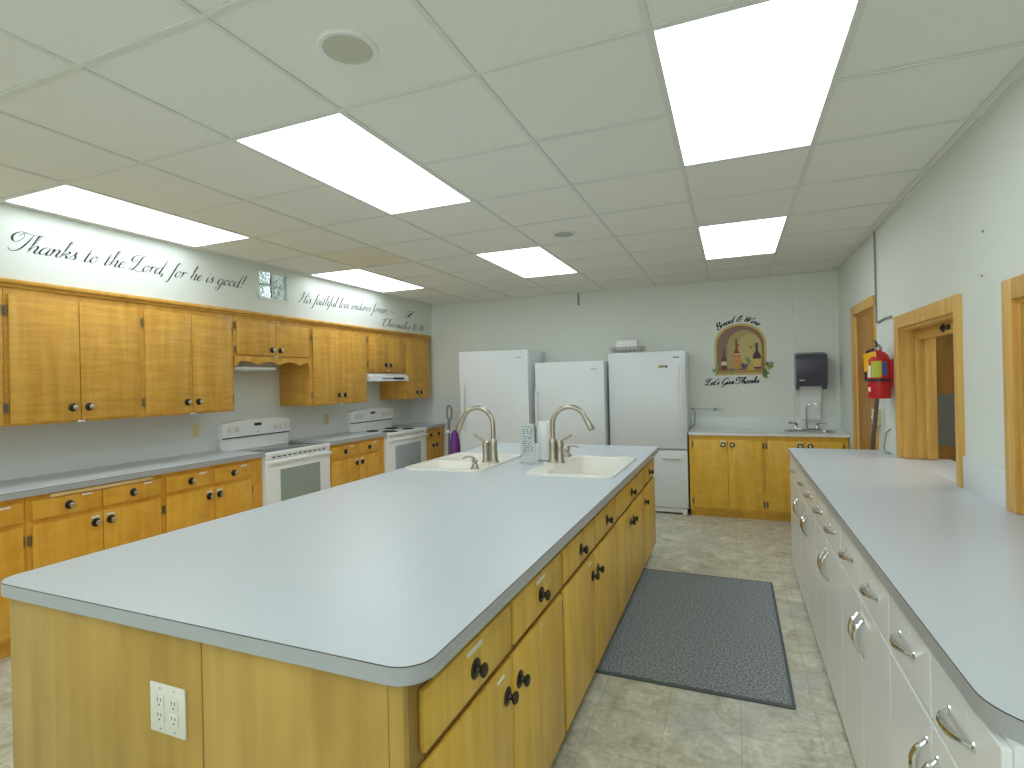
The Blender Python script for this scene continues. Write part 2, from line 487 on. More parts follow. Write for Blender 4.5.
# right wall with a door and two pass-through openings
PX = 1.20                         # far side of the thick wall
OA = (3.345, 4.335, .94, 1.80)      # opening beyond: y0 y1 z0 z1
OB = (1.66, 2.728, .94, 1.782)
DO = (5.03, 5.775, 0, 2.035)
wr = MB()
for y0, y1 in ((YF, OB[0]), (OB[1], OA[0]), (OA[1], DO[0]), (DO[1], YB)):
    wr.box(XR, PX, y0, y1, 0, ZC + .06)
for o in (OA, OB):
    wr.box(XR, PX, o[0], o[1], 0, .8915)
    wr.box(XR, PX, o[0], o[1], o[3], ZC + .06)
wr.box(XR, PX, DO[0], DO[1], DO[3], ZC + .06)
struct('wall_right', wr, 'wall')
def casing(name, o, full=False):
    y0, y1, z0, z1 = o
    r = sroot(name, (XR, (y0 + y1) / 2, z0))
    w, t = .085, .022
    wn_ = .055
    zb = z0 if full else .932
    a = MB().box(XR - t, XR + .004, y1, y1 + w, zb, z1 + w, .004)
    struct('trim_far_side', a, 'trim_wood', r)
    if full:
        a = MB().box(XR - .012, XR + .004, y0 - .03, y0, zb, z1 + .03, .003)
    else:
        a = MB().box(XR - t, XR + .004, y0 - wn_, y0, zb, z1 + w, .004)
    struct('trim_near_side', a, 'trim_wood', r)
    struct('trim_head', MB().box(XR - t, XR + .004, y0 - (.03 if full else 0), y1 - .0002, z1, z1 + w, .004), 'trim_wood', r)
    if not full:
        struct('counter_ledge', MB().box(XR - .001, PX + .10, y0, y1, .892, .9299, .002), 'counter', r)  # worktop carried on through the opening as a separate ledge
        j = MB()
        # stepped wooden jambs lining the wall thickness
        for yy, sg in ((y1, -1), (y0, 1)):
            j.box(XR - .001, PX, yy - sg * .002, yy + sg * .018, zb, z1)
            j.box(XR + .07, PX, yy + sg * .018, yy + sg * .035, zb, z1, .004)
            j.box(XR + .115, PX + .02, yy + sg * .035, yy + sg * .065, zb, z1, .012)
        j.box(XR - .001, PX, y0 + .018, y1 - .018, z1 - .018, z1)
        struct('jamb', j, 'trim_wood', r)
        struct('header_board', MB().box(XR + .075, XR + .105, y0 + .036, y1 - .036, z1 - .085, z1 - .018, .006), 'trim_wood', r)
        h = MB().lathe([(.024, 0), (.024, .006), (.012, .008), (.012, .016), (.004, .018)], (XR + .075, 3.80 if y0 > 3 else 2.4, z1 - .047), (-1, 0, 0), 16)
        h.box(XR + .067, XR + .075, (3.80 if y0 > 3 else 2.4) - .10, (3.80 if y0 > 3 else 2.4) - .05, z1 - .062, z1 - .032, .002)
        struct('shutter_lock', h, 'bronze', r)
    return r
casing('window_2', OA)
casing('window_3', OB)
d1 = casing('door_1', DO, True)
struct('door_slab', MB().box(XR + .012, XR + .05, DO[0] + .004, DO[1] - .004, .008, DO[3] - .004, .003), 'oak', d1)
struct('door_jamb', MB().box(XR + .004, PX, DO[1] - .016, DO[1], 0, DO[3] - .016).box(XR + .004, PX, DO[0], DO[0] + .003, 0, DO[3] - .016).box(XR + .004, PX, DO[0], DO[1], DO[3] - .016, DO[3]), 'trim_wood', d1)
# room beyond the pass-throughs
struct('wall_hall', MB().box(PX + .031, 3.4, 6.1, 6.2, 1.30, 2.5).box(PX + .031, 3.4, 6.1, 6.2, 0, .82), 'hall_wood')
struct('trim_5', MB().box(PX + .031, 3.4, 6.095, 6.2, .82, 1.30), 'hall_blue')
struct('wall_hall_side', MB().box(3.3, 3.4, YF, 6.1, 0, 2.5), 'hall_wood')
struct('ceiling_hall', MB().box(PX, 3.4, YF, 6.2, 2.5, 2.56), 'ceiling')
hl = thing('ceiling_light', 'added unseen fill lamp on the ceiling of the room behind the serving openings', 'ceiling light', (2.3, 3.9, 2.5))
obj('diffuser', MB().box(2.0, 2.6, 3.3, 4.5, 2.485, 2.499, .004), emis('hall_fill_lamp', (1, .95, .85, 1), 9), hl)  # added glowing panel, out of view, to brighten the room beyond

# shallow chase beside the dispenser, right end of the back wall
struct('trim_1', MB().box(.615, XR, YB - .045, YB, 0, ZC), 'wall')
struct('trim_2', MB().box(1.0, XR, YB - .06, YB - .045, 1.0, ZC), 'wall')
# laminate back panels
struct('trim_3', MB().box(XL, XL + .006, .9, YB, .93, 1.31).box(XL + .006, -3.42, YB - .006, YB, .90, 1.32), 'lam_wall')

# ceiling: lay-in panels on an exposed grid
I0, I1, J0, J1 = -6, 2, -7, 8
LIGHTS = [(0, 0), (0, 4), (-3, 0), (-3, 4), (-6, 0), (-6, 4), (0, -4), (-3, -4), (-6, -4)]
lit = {(i, j + k) for i, j in LIGHTS for k in (0, 1)}
gx = lambda i: GX + i * T
gy = lambda j: GY + j * T
ce, be = MB(), MB()
for i in range(I0 - 1, I1 + 1):
    for j in range(J0, J1 + 1):
        if (i, j) in lit: continue
        x0, x1 = max(gx(i), XS), min(gx(i + 1), XR)
        y0, y1 = max(gy(j), YF), min(gy(j + 1), YB)
        if x1 - x0 < .02 or y1 - y0 < .02: continue
        dz = random.uniform(0, .003)
        (be if (i, j) == (-5, 3) else ce).box(x0, x1, y0, y1, ZC + .0054 + dz * .5, ZC + .02)
struct('ceiling', ce, 'ceiling')
struct('ceiling_tile', be, 'ceiling_beige')
struct('ceiling_deck', MB().box(XL - .12, PX, YF, YB, ZC + .12, ZC + .16), 'dark')
gr = MB()
for i in range(I0, I1 + 1):
    if XS < gx(i) - .015 and gx(i) + .015 < XR: gr.box(gx(i) - .010, gx(i) + .010, YF, YB, ZC + .001, ZC + .0052)
for j in range(J0 + 1, J1 + 1):
    if gy(j) > YB - .02: continue
    for i in range(I0 - 1, I1 + 1):
        a, b = max(gx(i), XS), min(gx(i + 1), XR)
        if b - a > .02 and not ((i, j) in lit and (i, j - 1) in lit and (i, j) not in LIGHTS): gr.box(a, b, gy(j) - .010, gy(j) + .010, ZC + .0008, ZC + .0052)
gr.box(XR - .022, XR, YF, YB, ZC - .001, ZC + .0055)
gr.box(XS, XS + .022, YF, YB, ZC - .001, ZC + .0055)
gr.box(XS, XR, YB - .022, YB, ZC - .001, ZC + .0055)
struct('trim_4', gr, 'grid')
LL = {(0, 0): 'large bright ceiling light panel nearest the camera, above the aisle', (0, 4): 'ceiling light panel above the aisle far end, near the back wall',
      (-3, 0): 'bright ceiling light panel above the island worktop, nearer one', (-3, 4): 'ceiling light panel between island and the fridges, far small one',
      (-6, 0): 'long ceiling light panel along the left soffit above the larger lettering', (-6, 4): 'ceiling light panel along the left soffit beyond the glass block window'}
for (i, j) in LIGHTS:
    x0, x1, y0, y1 = gx(i), gx(i + 1), gy(j), gy(j + 2)
    x0 = max(x0, XS + .022)
    t = thing('ceiling_light', LL.get((i, j), 'ceiling light panel behind the camera'), 'ceiling light', ((x0 + x1) / 2, (y0 + y1) / 2, ZC), 'recessed ceiling light panels')
    h = MB()
    h.box(x0, x0 + .016, y0, y1, ZC + .0004, ZC + .09); h.box(x1 - .016, x1, y0, y1, ZC + .0004, ZC + .09)
    h.box(x0 + .016, x1 - .016, y0, y0 + .016, ZC + .0004, ZC + .09); h.box(x0 + .016, x1 - .016, y1 - .016, y1, ZC + .0004, ZC + .09)
    h.box(x0, x1, y0, y1, ZC + .09, ZC + .1)
    obj('frame', h, 'grid', t)
    obj('diffuser', MB().box(x0 + .016, x1 - .016, y0 + .016, y1 - .016, ZC + .004, ZC + .01), 'diffuser', t)

# round ceiling fittings
for x, y, r, lb, rec in ((-1.155, 1.452, .098, 'large round recessed ceiling speaker near the camera', True), (-1.165, 3.94, .088, 'small round ceiling vent by the far light panels', False)):
    t = thing('ceiling_speaker' if rec else 'ceiling_vent', lb, 'ceiling speaker' if rec else 'vent', (x, y, ZC))
    obj('rim', MB().lathe([(r * .80, .0), (r * .82, -.006), (r * .96, -.007), (r, -.003), (r, .006)], (x, y, ZC + .004), (0, 0, 1), 36, False), 'white_plastic', t)
    g = MB().lathe([(.001, .004), (r * .8, .004), (r * .82, .0)], (x, y, ZC - .002), (0, 0, 1), 36, False)
    obj('grille', g, plain('speaker_grille', '#c6c6b4' if rec else '#b4b8b2', .7, bump=.6, bscale=700), t)
tag(obj('sprinkler_pipe', MB().cyl((-1.79, YB - .03, 2.47), (-1.79, YB - .03, ZC), .011, 10).cyl((-1.79, YB - .03, 2.455), (-1.79, YB - .03, 2.47), .017, 10), 'cable', base=(-1.79, YB - .03, 2.455)), 'short grey pipe stub hanging below the ceiling at the back wall', 'pipe')

# ------------------------------------------------------------------ wall cabinets, left
FU = Fr('x', -3.948, 1)
UZ0, UZ1 = 1.305, 2.175
UD = 4.355 - 3.948
GU = 'wooden wall cabinets on the left'
def upper(lb, s0, s1, ds, z0, dz0, dz1, kz, hinges, scallop=False):
    t = thing('wall_cabinet', lb, 'cabinet', (-4.15, (s0 + s1) / 2, z0), GU)
    mb = MB()
    FU.box(mb, s0 + .001, s1 - .001, -UD, 0, dz0 - .012 if scallop else z0, 2.13, .001)
    obj('carcass', mb, 'up_wood', t)
    mid = ds[1]
    for k in (0, 1):
        a, b = ds[k], ds[k + 1]
        kn = (mid - .048 if k == 0 else mid + .048)
        d = front('door', FU, a + .002, b - .002, dz0, dz1, t, 'up_wood', .018, 0, [(kn, kz)])
        hs = max(a - .008, s0 + .012) if k == 0 else min(b + .008, s1 - .012)
        if hinges[k]:
            for hz in (dz0 + .11 * (dz1 - dz0) + .01, dz1 - .11 * (dz1 - dz0) - .01): hinge(FU, hs, hz, .0005, d)
    obj('door_catch', FU.box(MB(), mid - .02, mid + .02, .002, .02, dz0 - .014, dz0 - .003, .001), 'white_plastic', t, 'small white catch under the doors')
    if scallop:
        pts = [(s0 + .002, dz0 - .012), (s1 - .002, dz0 - .012)]
        n = 40
        for q in range(n + 1):
            u = 1 - q / n
            s = s0 + .002 + (s1 - s0 - .004) * u
            z = z0 + .012 + .034 * abs(math.sin(u * PI * 3.5 + .2)) ** .7 if .03 < u < .97 else z0 + .004
            pts.append((s, z))
        mb = MB().prism(pts, [], 0, .016, lambda a, b, h: FU.p(a, h, b))
        obj('scalloped_valance', mb, 'up_wood', t)
    return t
upper('golden wooden wall cabinet cut off by the left photo edge', 1.02, 1.79, (1.04, 1.41, 1.775), UZ0, 1.318, 2.083, 1.40, (0, 1))
upper('two-door golden wall cabinet second from the left photo edge, below the word Thanks', 1.79, 2.575, (1.808, 2.18, 2.55), UZ0, 1.318, 2.083, 1.40, (1, 0))
upper('tall two-door golden wall cabinet directly left of the scalloped recess', 2.575, 3.36, (2.60, 2.967, 3.335), UZ0, 1.318, 2.083, 1.40, (1, 1))
s1c = upper('short golden wall cabinet with scalloped valance above the nearer range', 3.36, 4.255, (3.385, 3.81, 4.225), 1.69, 1.79, 2.083, 1.842, (1, 0), True)
upper('tall two-door golden wall cabinet between the scalloped valance and the range hood', 4.255, 5.165, (4.285, 4.714, 5.142), UZ0, 1.318, 2.083, 1.40, (1, 1))
upper('short golden wall cabinet right above the white range hood', 5.165, 5.965, (5.19, 5.57, 5.94), 1.655, 1.69, 2.083, 1.742, (1, 0))
upper('tall golden wall cabinet at the far left corner by the back wall', 5.965, 6.575, (5.985, 6.262, 6.545), UZ0, 1.318, 2.083, 1.39, (1, 0))
cr = MB()
FU.box(cr, 1.02, 6.585, -.02, .012, 2.128, 2.150, .004)
FU.box(cr, 1.02, 6.59, -.02, .032, 2.148, 2.176, .008)
tag(obj('cabinet_cornice', cr, 'up_wood', base=(-3.94, 3.8, 2.13)), 'long golden wooden moulding along the tops of the wall cabinets', 'moulding')
# white fitting tucked under the scalloped valance
t = thing('undercabinet_light', 'white light fitting under the scalloped valance above the nearer range', 'light fitting', (-4.1, 3.62, 1.66))
obj('housing', MB().box(-4.30, -3.975, 3.40, 3.85, 1.662, 1.688, .006), 'white', t)
obj('lens', MB().box(-4.28, -4.0, 3.42, 3.83, 1.656, 1.662, .002), 'white_plastic', t)
# range hood
t = thing('range_hood', 'white range hood under the wall cabinets above the far range', 'range hood', (-4.1, 5.57, 1.54))
hp = [(-4.35, 1.653), (-3.985, 1.653), (-3.905, 1.605), (-3.895, 1.547), (-4.35, 1.547)]
obj('hood_body', MB().prism(hp, [], 5.172, 5.962, lambda a, b, h: (a, h, b)), 'white', t)
obj('vent_slots', MB().box(-3.91, -3.8975, 5.40, 5.63, 1.569, 1.584), 'grey', t)
obj('control_panel', MB().box(-3.91, -3.8945, 5.63, 5.86, 1.565, 1.589, .001), 'black', t)
for y in (5.70, 5.78):
    obj('control_knob', MB().lathe([(.012, 0), (.011, .01), (.004, .011)], (-3.8945, y - .02, 1.577), (1, 0, 0), 12), 'black', t)

# ------------------------------------------------------------------ base cabinets and worktops, left
FL = Fr('x', -3.802, 1)
LZ = .94
GL = 'wooden base cabinets on the left'
def lower(lb, s0, s1, dr, cutting=False, stile_knobs=True, st=True, z1=LZ - .0375):
    t = thing('base_cabinet', lb, 'cabinet', (-4.08, (s0 + s1) / 2, 0), GL)
    mb = MB()
    FL.box(mb, s0 + .001, s1 - .001, -.55, 0, .10, z1)
    FL.box(mb, s0 + .001, s1 - .001, -.55, -.06, 0, .10)
    obj('carcass', mb, 'lo_wood', t)
    mid = dr[1]
    for k in (0, 1):
        a, b = dr[k], dr[k + 1]
        c = (a + b) / 2
        front('drawer', FL, a + .002, b - .002, .755, .868, t, 'lo_wood', .018, 0, [(c, .810)], [(c + .10, .856, .06)] if st else [])
        kn = mid - .045 if k == 0 else mid + .045
        d = front('door', FL, a + .002, b - .002, .125, .727, t, 'lo_wood', .018, 0, [(kn, .665)], [(kn, .70, .05, .014)] if st else [])
        hs = max(a - .010, s0 + .012) if k == 0 else min(b + .010, s1 - .012)
        for hz in (.64, .22): hinge(FL, hs, hz, .0005, d)
    if cutting:
        obj('pull_out_board', FL.box(MB(), 1.92, 2.53, -.3, .032, .873, .8945, .003), 'pale_wood', t, 'pale pull-out cutting board under the worktop')
    return t
lower('amber base cabinet cut off by the left photo edge', 1.02, 1.805, (1.04, 1.41, 1.79))
lower('amber base cabinet with the pale pull-out board under the worktop', 1.805, 2.61, (1.832, 2.212, 2.597), True)
lower('amber base cabinet directly left of the nearer range', 2.61, 3.495, (2.632, 3.02, 3.378))
lower('amber base cabinet between the two white ranges', 4.332, 5.268, (4.345, 4.797, 5.148))
lower('narrow amber base cabinet in the far left corner beyond the far range', 6.175, 6.655, (6.19, 6.40, 6.60), False, True, False)

def worktop(name, lb, outline, z, th, holes=(), base=None, mats=('counter', 'edge')):
    xs = [p[0] for p in outline]; ys = [p[1] for p in outline]
    t = thing(name, lb, 'worktop', ((min(xs) + max(xs)) / 2, (min(ys) + max(ys)) / 2, z - th))
    obj('top_sheet', MB().prism(outline, holes, z - th, z), mats[0], t)
    cx, cy = t.location.x, t.location.y
    def grow(l, d):
        n = len(l); out = []
        for i in range(n):
            a, b, c = Vector(l[i - 1]), Vector(l[i]), Vector(l[(i + 1) % n])
            e = (c - a).normalized()
            out.append((b.x + e.y * d, b.y - e.x * d))
        return out
    return t, grow
def edging(t, grow, outline, z, th, mat='edge', seam='seam'):
    o1 = grow(outline, .0012)
    rings = MB()
    rings.loft([[(p[0], p[1], z - th - .0005) for p in outline], [(p[0], p[1], z - th - .0005) for p in o1], [(p[0], p[1], z - .0028) for p in o1], [(p[0], p[1], z - .0028) for p in outline]], False, False)
    obj('edge_band', rings, mat, t, 'darker grey laminate edge' if mat == 'edge' else None)
    o2 = grow(outline, .0008)
    obj('edge_seam', MB().loft([[(p[0], p[1], z - .0028) for p in o2], [(p[0], p[1], z - .0002) for p in o2]], False, False), seam, t, 'thin dark seam line' if seam == 'seam' else None)

for lb, y0, y1 in (('grey laminate worktop along the left wall, nearest run', .98, 3.502), ('short grey worktop between the two white ranges', 4.328, 5.272), ('small grey worktop in the far left corner', 6.172, YB - .007)):
    ol = rrect(XL + .007, -3.765, y0, y1, 0)
    t, g = worktop('worktop', lb, ol, LZ, .037)
    edging(t, g, ol, LZ, .037)

# ------------------------------------------------------------------ ranges
def kitchen_range(y0, y1, lb, coil):
    t = thing('kitchen_range', lb, 'range', (-4.05, (y0 + y1) / 2, 0), 'white electric ranges')
    xb, xf = -4.35, -3.80
    zt = .928
    ym = (y0 + y1) / 2
    obj('body', MB().box(xb, xf, y0, y1, .03, .895, .004).box(xb + .03, xf - .04, y0 + .02, y1 - .02, 0, .03), 'range_white', t)
    ck = obj('cooktop', MB().box(xb, xf + .045, y0, y1, .897, zt, .008), 'range_white', t)
    if not coil:
        obj('glass_surface', MB().box(xb + .11, xf + .0, y0 + .03, y1 - .03, zt - .001, zt + .0015, .0005), 'glass_top', ck, 'grey ceramic glass')
    else:
        for (dx, dy, r) in ((.17, .2, .075), (.17, .6, .095), (.42, .2, .095), (.42, .6, .075)):
            cx, cy = xb + .05 + dx, y0 + .02 + dy
            e = obj('burner', MB().lathe([(r + .018, 0), (r + .018, .003), (r + .004, .004), (r * .3, .001)], (cx, cy, zt - .001), (0, 0, 1), 24), 'steel', ck)
            pts = [(cx + (.016 + (r - .02) * k / 60) * math.cos(k * .42), cy + (.016 + (r - .02) * k / 60) * math.sin(k * .42), zt + .007) for k in range(61)]
            obj('coil', MB().tube(pts, .006, 6), 'black', e, 'dark spiral heating coil')
    # backguard
    g = MB()
    g.box(xb, xb + .055, y0 + .012, y1 - .012, zt - .01, 1.05, .003)
    n = 16
    pr = [(y0 + .002, 1.045), (y1 - .002, 1.045)]
    for k in range(n + 1):
        a = k / n
        yy = y1 - .002 - (y1 - y0 - .004) * a
        zz = 1.172 + .03 * math.sin(PI * a) ** .7
        pr.append((yy, zz))
    bg_ = obj('backguard', g, 'range_white', t)
    pm = MB()
    rings = []
    for xx, sh in ((xb, 0), (xb + .062, 0), (xb + .075, .008)):
        rings.append([(xx, ym + (p[0] - ym) * (1 - sh * .6), 1.045 + (p[1] - 1.045) * (1 - sh) + sh * .3) for p in pr])
    pm.loft(rings)
    cp = obj('control_panel', pm, 'range_white', bg_)
    xp = xb + .075
    obj('clock_display', MB().box(xp - .003, xp + .001, ym - .055, ym + .035, 1.135, 1.162, .001), 'black', bg_)
    for dy in (-.33, -.25, .20, .275, .345):
        z = 1.118
        kb = MB().lathe([(.029, 0), (.029, .003), (.022, .006), (.020, .022), (.014, .025), (.004, .0255)], (xp, ym + dy, z), (1, 0, 0), 20)
        kb.box(xp + .022, xp + .03, ym + dy - .004, ym + dy + .004, z - .018, z + .018, .001)
        obj('control_knob', kb, 'white_plastic', bg_)
    obj('badge', MB().lathe([(.008, 0), (.008, .001), (.003, .0015)], (xp, ym - .01, 1.075), (1, 0, 0), 14), 'grey', bg_)
    obj('dark_gap', MB().box(xb + .055, xb + .066, y0 + .01, y1 - .01, 1.036, 1.046), 'dark', bg_)
    # front: vent row, door, drawer
    obj('vent_strip', MB().box(xf, xf + .036, y0 + .004, y1 - .004, .868, .896, .003), 'range_white', t)
    for k in range(11):
        yy = y0 + .09 + k * (y1 - y0 - .18) / 10
        obj('vent_slot', MB().box(xf + .034, xf + .037, yy - .02, yy + .02, .878, .889), 'dark', t)
    d = obj('oven_door', MB().box(xf, xf + .038, y0 + .004, y1 - .004, .24, .864, .007), 'range_white', t)
    obj('oven_window', MB().box(xf + .036, xf + .0395, y0 + .16, y1 - .15, .40, .765, .006), 'oven_glass2' if coil else 'oven_glass', d, 'pale reflective oven window')
    hd = MB()
    for yy in (y0 + .05, y1 - .05): hd.box(xf + .03, xf + .062, yy - .015, yy + .015, .822, .85, .006)
    hd.box(xf + .052, xf + .076, y0 + .012, y1 - .012, .818, .852, .012, 3)
    obj('door_handle', hd, 'white_plastic', d)
    obj('storage_drawer', MB().box(xf, xf + .034, y0 + .004, y1 - .004, .05, .232, .006), 'range_white', t)
    return t
kitchen_range(3.504, 4.312, 'white glass-top range with tall backguard, nearer of two', False)
kitchen_range(5.274, 6.150, 'white coil-burner range farther from the camera, below the hood', True)

# wall outlets
def outlet(F, s, z, lb, double=False, mat='almond', n0=0.0, w=.075, h=.12):
    t = thing('wall_outlet', lb, 'outlet', F.p(s, n0, z - h / 2))
    obj('cover_plate', F.box(MB(), s - w / 2, s + w / 2, n0, n0 + .006, z - h / 2, z + h / 2, .003), mat, t)
    cols = (-w * .2, w * .2) if double else (0,)
    for c in cols:
        for dz in ((-.0195, .0195) if True else ()):
            r = obj('receptacle', F.box(MB(), s + c - .0165, s + c + .0165, n0 + .006, n0 + .0085, z + dz - .0165, z + dz + .0165, .003), mat, t)
            mb = MB()
            for q in (-.006, .006): F.box(mb, s + c + q - .0012, s + c + q + .0012, n0 + .0085, n0 + .0088, z + dz, z + dz + .009)
            mb.lathe([(.0026, 0), (.0026, .0003)], F.p(s + c, n0 + .0085, z + dz - .008), F.nrm(), 8)
            obj('slots', mb, 'dark', r)
        obj('screw', MB().lathe([(.003, 0), (.002, .001)], F.p(s + c, n0 + .006, z + h * .41), F.nrm(), 8), 'steel', t)
        obj('screw', MB().lathe([(.003, 0), (.002, .001)], F.p(s + c, n0 + .006, z - h * .41), F.nrm(), 8), 'steel', t)
    return t
FW = Fr('x', XL + .006, 1)
outlet(FW, 3.305, 1.14, 'almond wall outlet left of the nearer range backguard')
outlet(FW, 4.94, 1.12, 'almond wall outlet between the two ranges')

# ------------------------------------------------------------------ island
IZ = .914
IX0, IX1, IY0, IY1 = -2.16, -.607, .936, 4.80
sinkL = (-2.13, -1.545, 3.15, 3.98)
sinkR = (-1.235, -.672, 3.15, 4.02)
ol = rrect(IX0, IX1, IY0, IY1, [.07, .075, .05, .05], 8)
cut = lambda s: rrect(s[0] + .02, s[1] - .02, s[2] + .02, s[3] - .02, .04)
t, g = worktop('island_worktop', 'big grey laminate island worktop holding two sinks', ol, IZ, .040, [cut(sinkL), cut(sinkR)])
edging(t, g, ol, IZ, .040)
FI = Fr('x', -.663, 1)
GI = 'wooden island cabinets facing the aisle'
def island_unit(lb, s0, s1, drs, doors, knobs, dmid=True, st=()):
    t = thing('island_cabinet', lb, 'cabinet', (-1.0, (s0 + s1) / 2, 0), GI)
    mb = MB()
    if 3 < s0 < 4:      # open box so that the sink bowl hangs inside
        FI.box(mb, s0, s1, -.02, 0, .085, .872); FI.box(mb, s0, s1, -.62, -.608, .085, .872)
        FI.box(mb, s0, s0 + .016, -.608, -.02, .085, .872); FI.box(mb, s1 - .016, s1, -.608, -.02, .085, .872)
        FI.box(mb, s0 + .016, s1 - .016, -.608, -.02, .085, .10)
    else: FI.box(mb, s0, s1, -.62, 0, .085, .872)
    FI.box(mb, s0, s1, -.62, -.05, 0, .085)
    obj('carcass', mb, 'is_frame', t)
    for k, (a, b) in enumerate(drs):
        c = (a + b) / 2
        front('drawer', FI, a, b, .682, .822, t, 'is_wood', .018, 0, [(c, .747)], [(c, .80, .09, .014)] if k in st else [], .006, 'dark')
    for k, (a, b) in enumerate(doors):
        kn = b - .045 if k == 0 and len(doors) > 1 else a + .05
        d = front('door', FI, a, b, .09, .655, t, 'is_wood', .018, 0, [(kn, .56)], [(b - .09, .632, .05, .01)] if k == 0 and st else [], .006, 'dark')
        hs = a - .007 if k == 0 else b + .007
        if len(doors) == 1: hs = b + .007
        hs = min(max(hs, s0 + .0105), s1 - .0105)
        for hz in (.585, .15): hinge(FI, hs, hz, .0005, d)
    return t
island_unit('honey island cabinet nearest the camera, two drawers over two doors', .968, 2.062, [(1.02, 1.523), (1.543, 2.05)], [(1.02, 1.524), (1.529, 2.045)], 0, st=(0, 1))
island_unit('honey island cabinet in the middle of the aisle side', 2.063, 3.14, [(2.075, 2.597), (2.612, 3.130)], [(2.075, 2.583), (2.588, 3.128)], 0, st=(9,))
island_unit('honey island sink cabinet with one wide false drawer over two doors', 3.141, 4.128, [(3.152, 4.115)], [(3.152, 3.617), (3.622, 4.112)], 0)
island_unit('honey island cabinet at the far end of the aisle side, single door', 4.129, 4.775, [(4.145, 4.755)], [(4.145, 4.755)], 0)
ib = thing('island_cabinet', 'plain wooden island cabinet side facing the ranges', 'cabinet', (-1.7, 2.9, 0))
obj('carcass', MB().box(-2.10, -1.29, .968, 3.12, .085, .872).box(-2.10, -1.29, 4.02, 4.775, .085, .872).box(-2.10, -2.085, 3.12, 4.02, .085, .872).box(-1.305, -1.29, 3.12, 4.02, .085, .872).box(-2.04, -1.29, .98, 4.77, 0, .085), 'is_wood', ib)
for k in range(7):
    a = .98 + k * .54
    obj('door', MB().box(-2.118, -2.10, a + .01, a + .53, .10, .655, .005), 'is_wood', ib)
    obj('drawer', MB().box(-2.118, -2.10, a + .01, a + .53, .682, .822, .005), 'is_wood', ib)
# front end panels
ep = thing('island_end_panel', 'wide plain wooden end of the island facing the camera', 'panel', (-1.4, .955, 0))
obj('left_board', MB().box(-2.090, -1.250, .948, .966, 0, .8735, .002), 'is_end', ep)
obj('right_board', MB().box(-1.246, -.69, .948, .966, 0, .8735, .002), 'is_end', ep)
obj('corner_post', MB().box(-.688, -.650, .946, .967, 0, .8735, .003), 'is_end', ep)
outlet(Fr('y', .948, -1), -1.370, .672, 'white double outlet on the island end panel', True, 'ivory', 0, .132, .128)

# sinks set in the island
def bowl(mb, x0, x1, y0, y1, zt, depth, r=.05, taper=.03):
    rings = []
    for k, (d, s) in enumerate(((0, 0), (.012, .006), (depth * .85, taper * .7), (depth * .97, taper), (depth, taper + .03))):
        rings.append([(p[0], p[1], zt - d) for p in rrect(x0 + s, x1 - s, y0 + s, y1 - s, max(.02, r - s * .3))])
    mb.loft(rings, False, True)
def sink(lb, s, bowls):
    t = thing('kitchen_sink', lb, 'sink', ((s[0] + s[1]) / 2, (s[2] + s[3]) / 2, IZ), 'cream drop-in sinks')
    zt = IZ + .012
    hs = [rrect(*b, .05) for b in bowls]
    mb = MB()
    mb.prism(rrect(s[0], s[1], s[2], s[3], .045, 6), hs, IZ + .0008, zt)
    obj('rim', mb, 'biscuit', t)
    for b, h in zip(bowls, hs):
        m2 = MB(); bowl(m2, *b, zt, .19)
        bb = obj('bowl', m2, 'biscuit', t)
        obj('drain', MB().lathe([(.045, 0), (.045, .003), (.03, .001), (.004, .0005)], ((b[0] + b[1]) / 2, (b[2] + b[3]) / 2, zt - .19), (0, 0, 1), 20), 'steel', bb)
    return t
a, b, c, d = sinkL
sink('cream double sink on the island side facing the ranges', sinkL, [(a + .045, b - .125, c + .045, 3.53), (a + .045, b - .125, 3.57, d - .045)])
a, b, c, d = sinkR
sink('cream single sink on the island beside the aisle', sinkR, [(a + .125, b - .045, c + .05, d - .05)])

def faucet(lb, x, y, sg, z0):
    t = thing('kitchen_faucet', lb, 'faucet', (x, y, z0), 'brushed nickel pull-down faucets')
    obj('base_body', MB().lathe([(.040, 0), (.038, .004), (.032, .02), (.029, .03), (.028, .12), (.030, .14), (.025, .158), (.018, .168)], (x, y, z0), (0, 0, 1), 24), 'nickel', t)
    pts = [(x, y, z0 + .15)]
    R_ = .124
    top = z0 + .268
    pts.append((x, y, top))
    for k in range(1, 15):
        a = PI - k * (PI * .87) / 14
        pts.append((x + sg * (R_ + R_ * math.cos(a)), y, top + R_ * math.sin(a)))
    obj('spout', MB().tube(pts, .0168, 14), 'nickel', t)
    e, q = Vector(pts[-1]), Vector(pts[-2])
    dr = (e - q).normalized()
    obj('spray_head', MB().lathe([(.0175, -.004), (.019, .004), (.018, .03), (.020, .05), (.024, .088), (.022, .094), (.004, .095)], e, dr, 18), 'nickel', t)
    obj('spray_nozzle', MB().lathe([(.019, 0), (.018, .003), (.002, .004)], e + dr * .0945, dr, 16), 'grey', t)
    vx = x + sg * .055
    va = MB().lathe([(.033, 0), (.031, .004), (.025, .02), (.024, .11), (.027, .13), (.021, .148), (.006, .156)], (vx, y - .012, z0), (0, 0, 1), 20)
    obj('valve_body', va, 'nickel', t)
    obj('lever_handle', MB().tube([(vx, y - .012, z0 + .145), (vx + sg * .03, y - .015, z0 + .165), (vx + sg * .085, y - .02, z0 + .198)], [.008, .008, .0115], 10), 'nickel', t)
    return t
faucet('nickel gooseneck faucet beside the aisle-side sink, spout curving right', -1.188, 3.63, 1, IZ + .0125)
faucet('nickel gooseneck faucet at the range-side sink, spout curving left', -1.600, 3.52, -1, IZ + .0125)
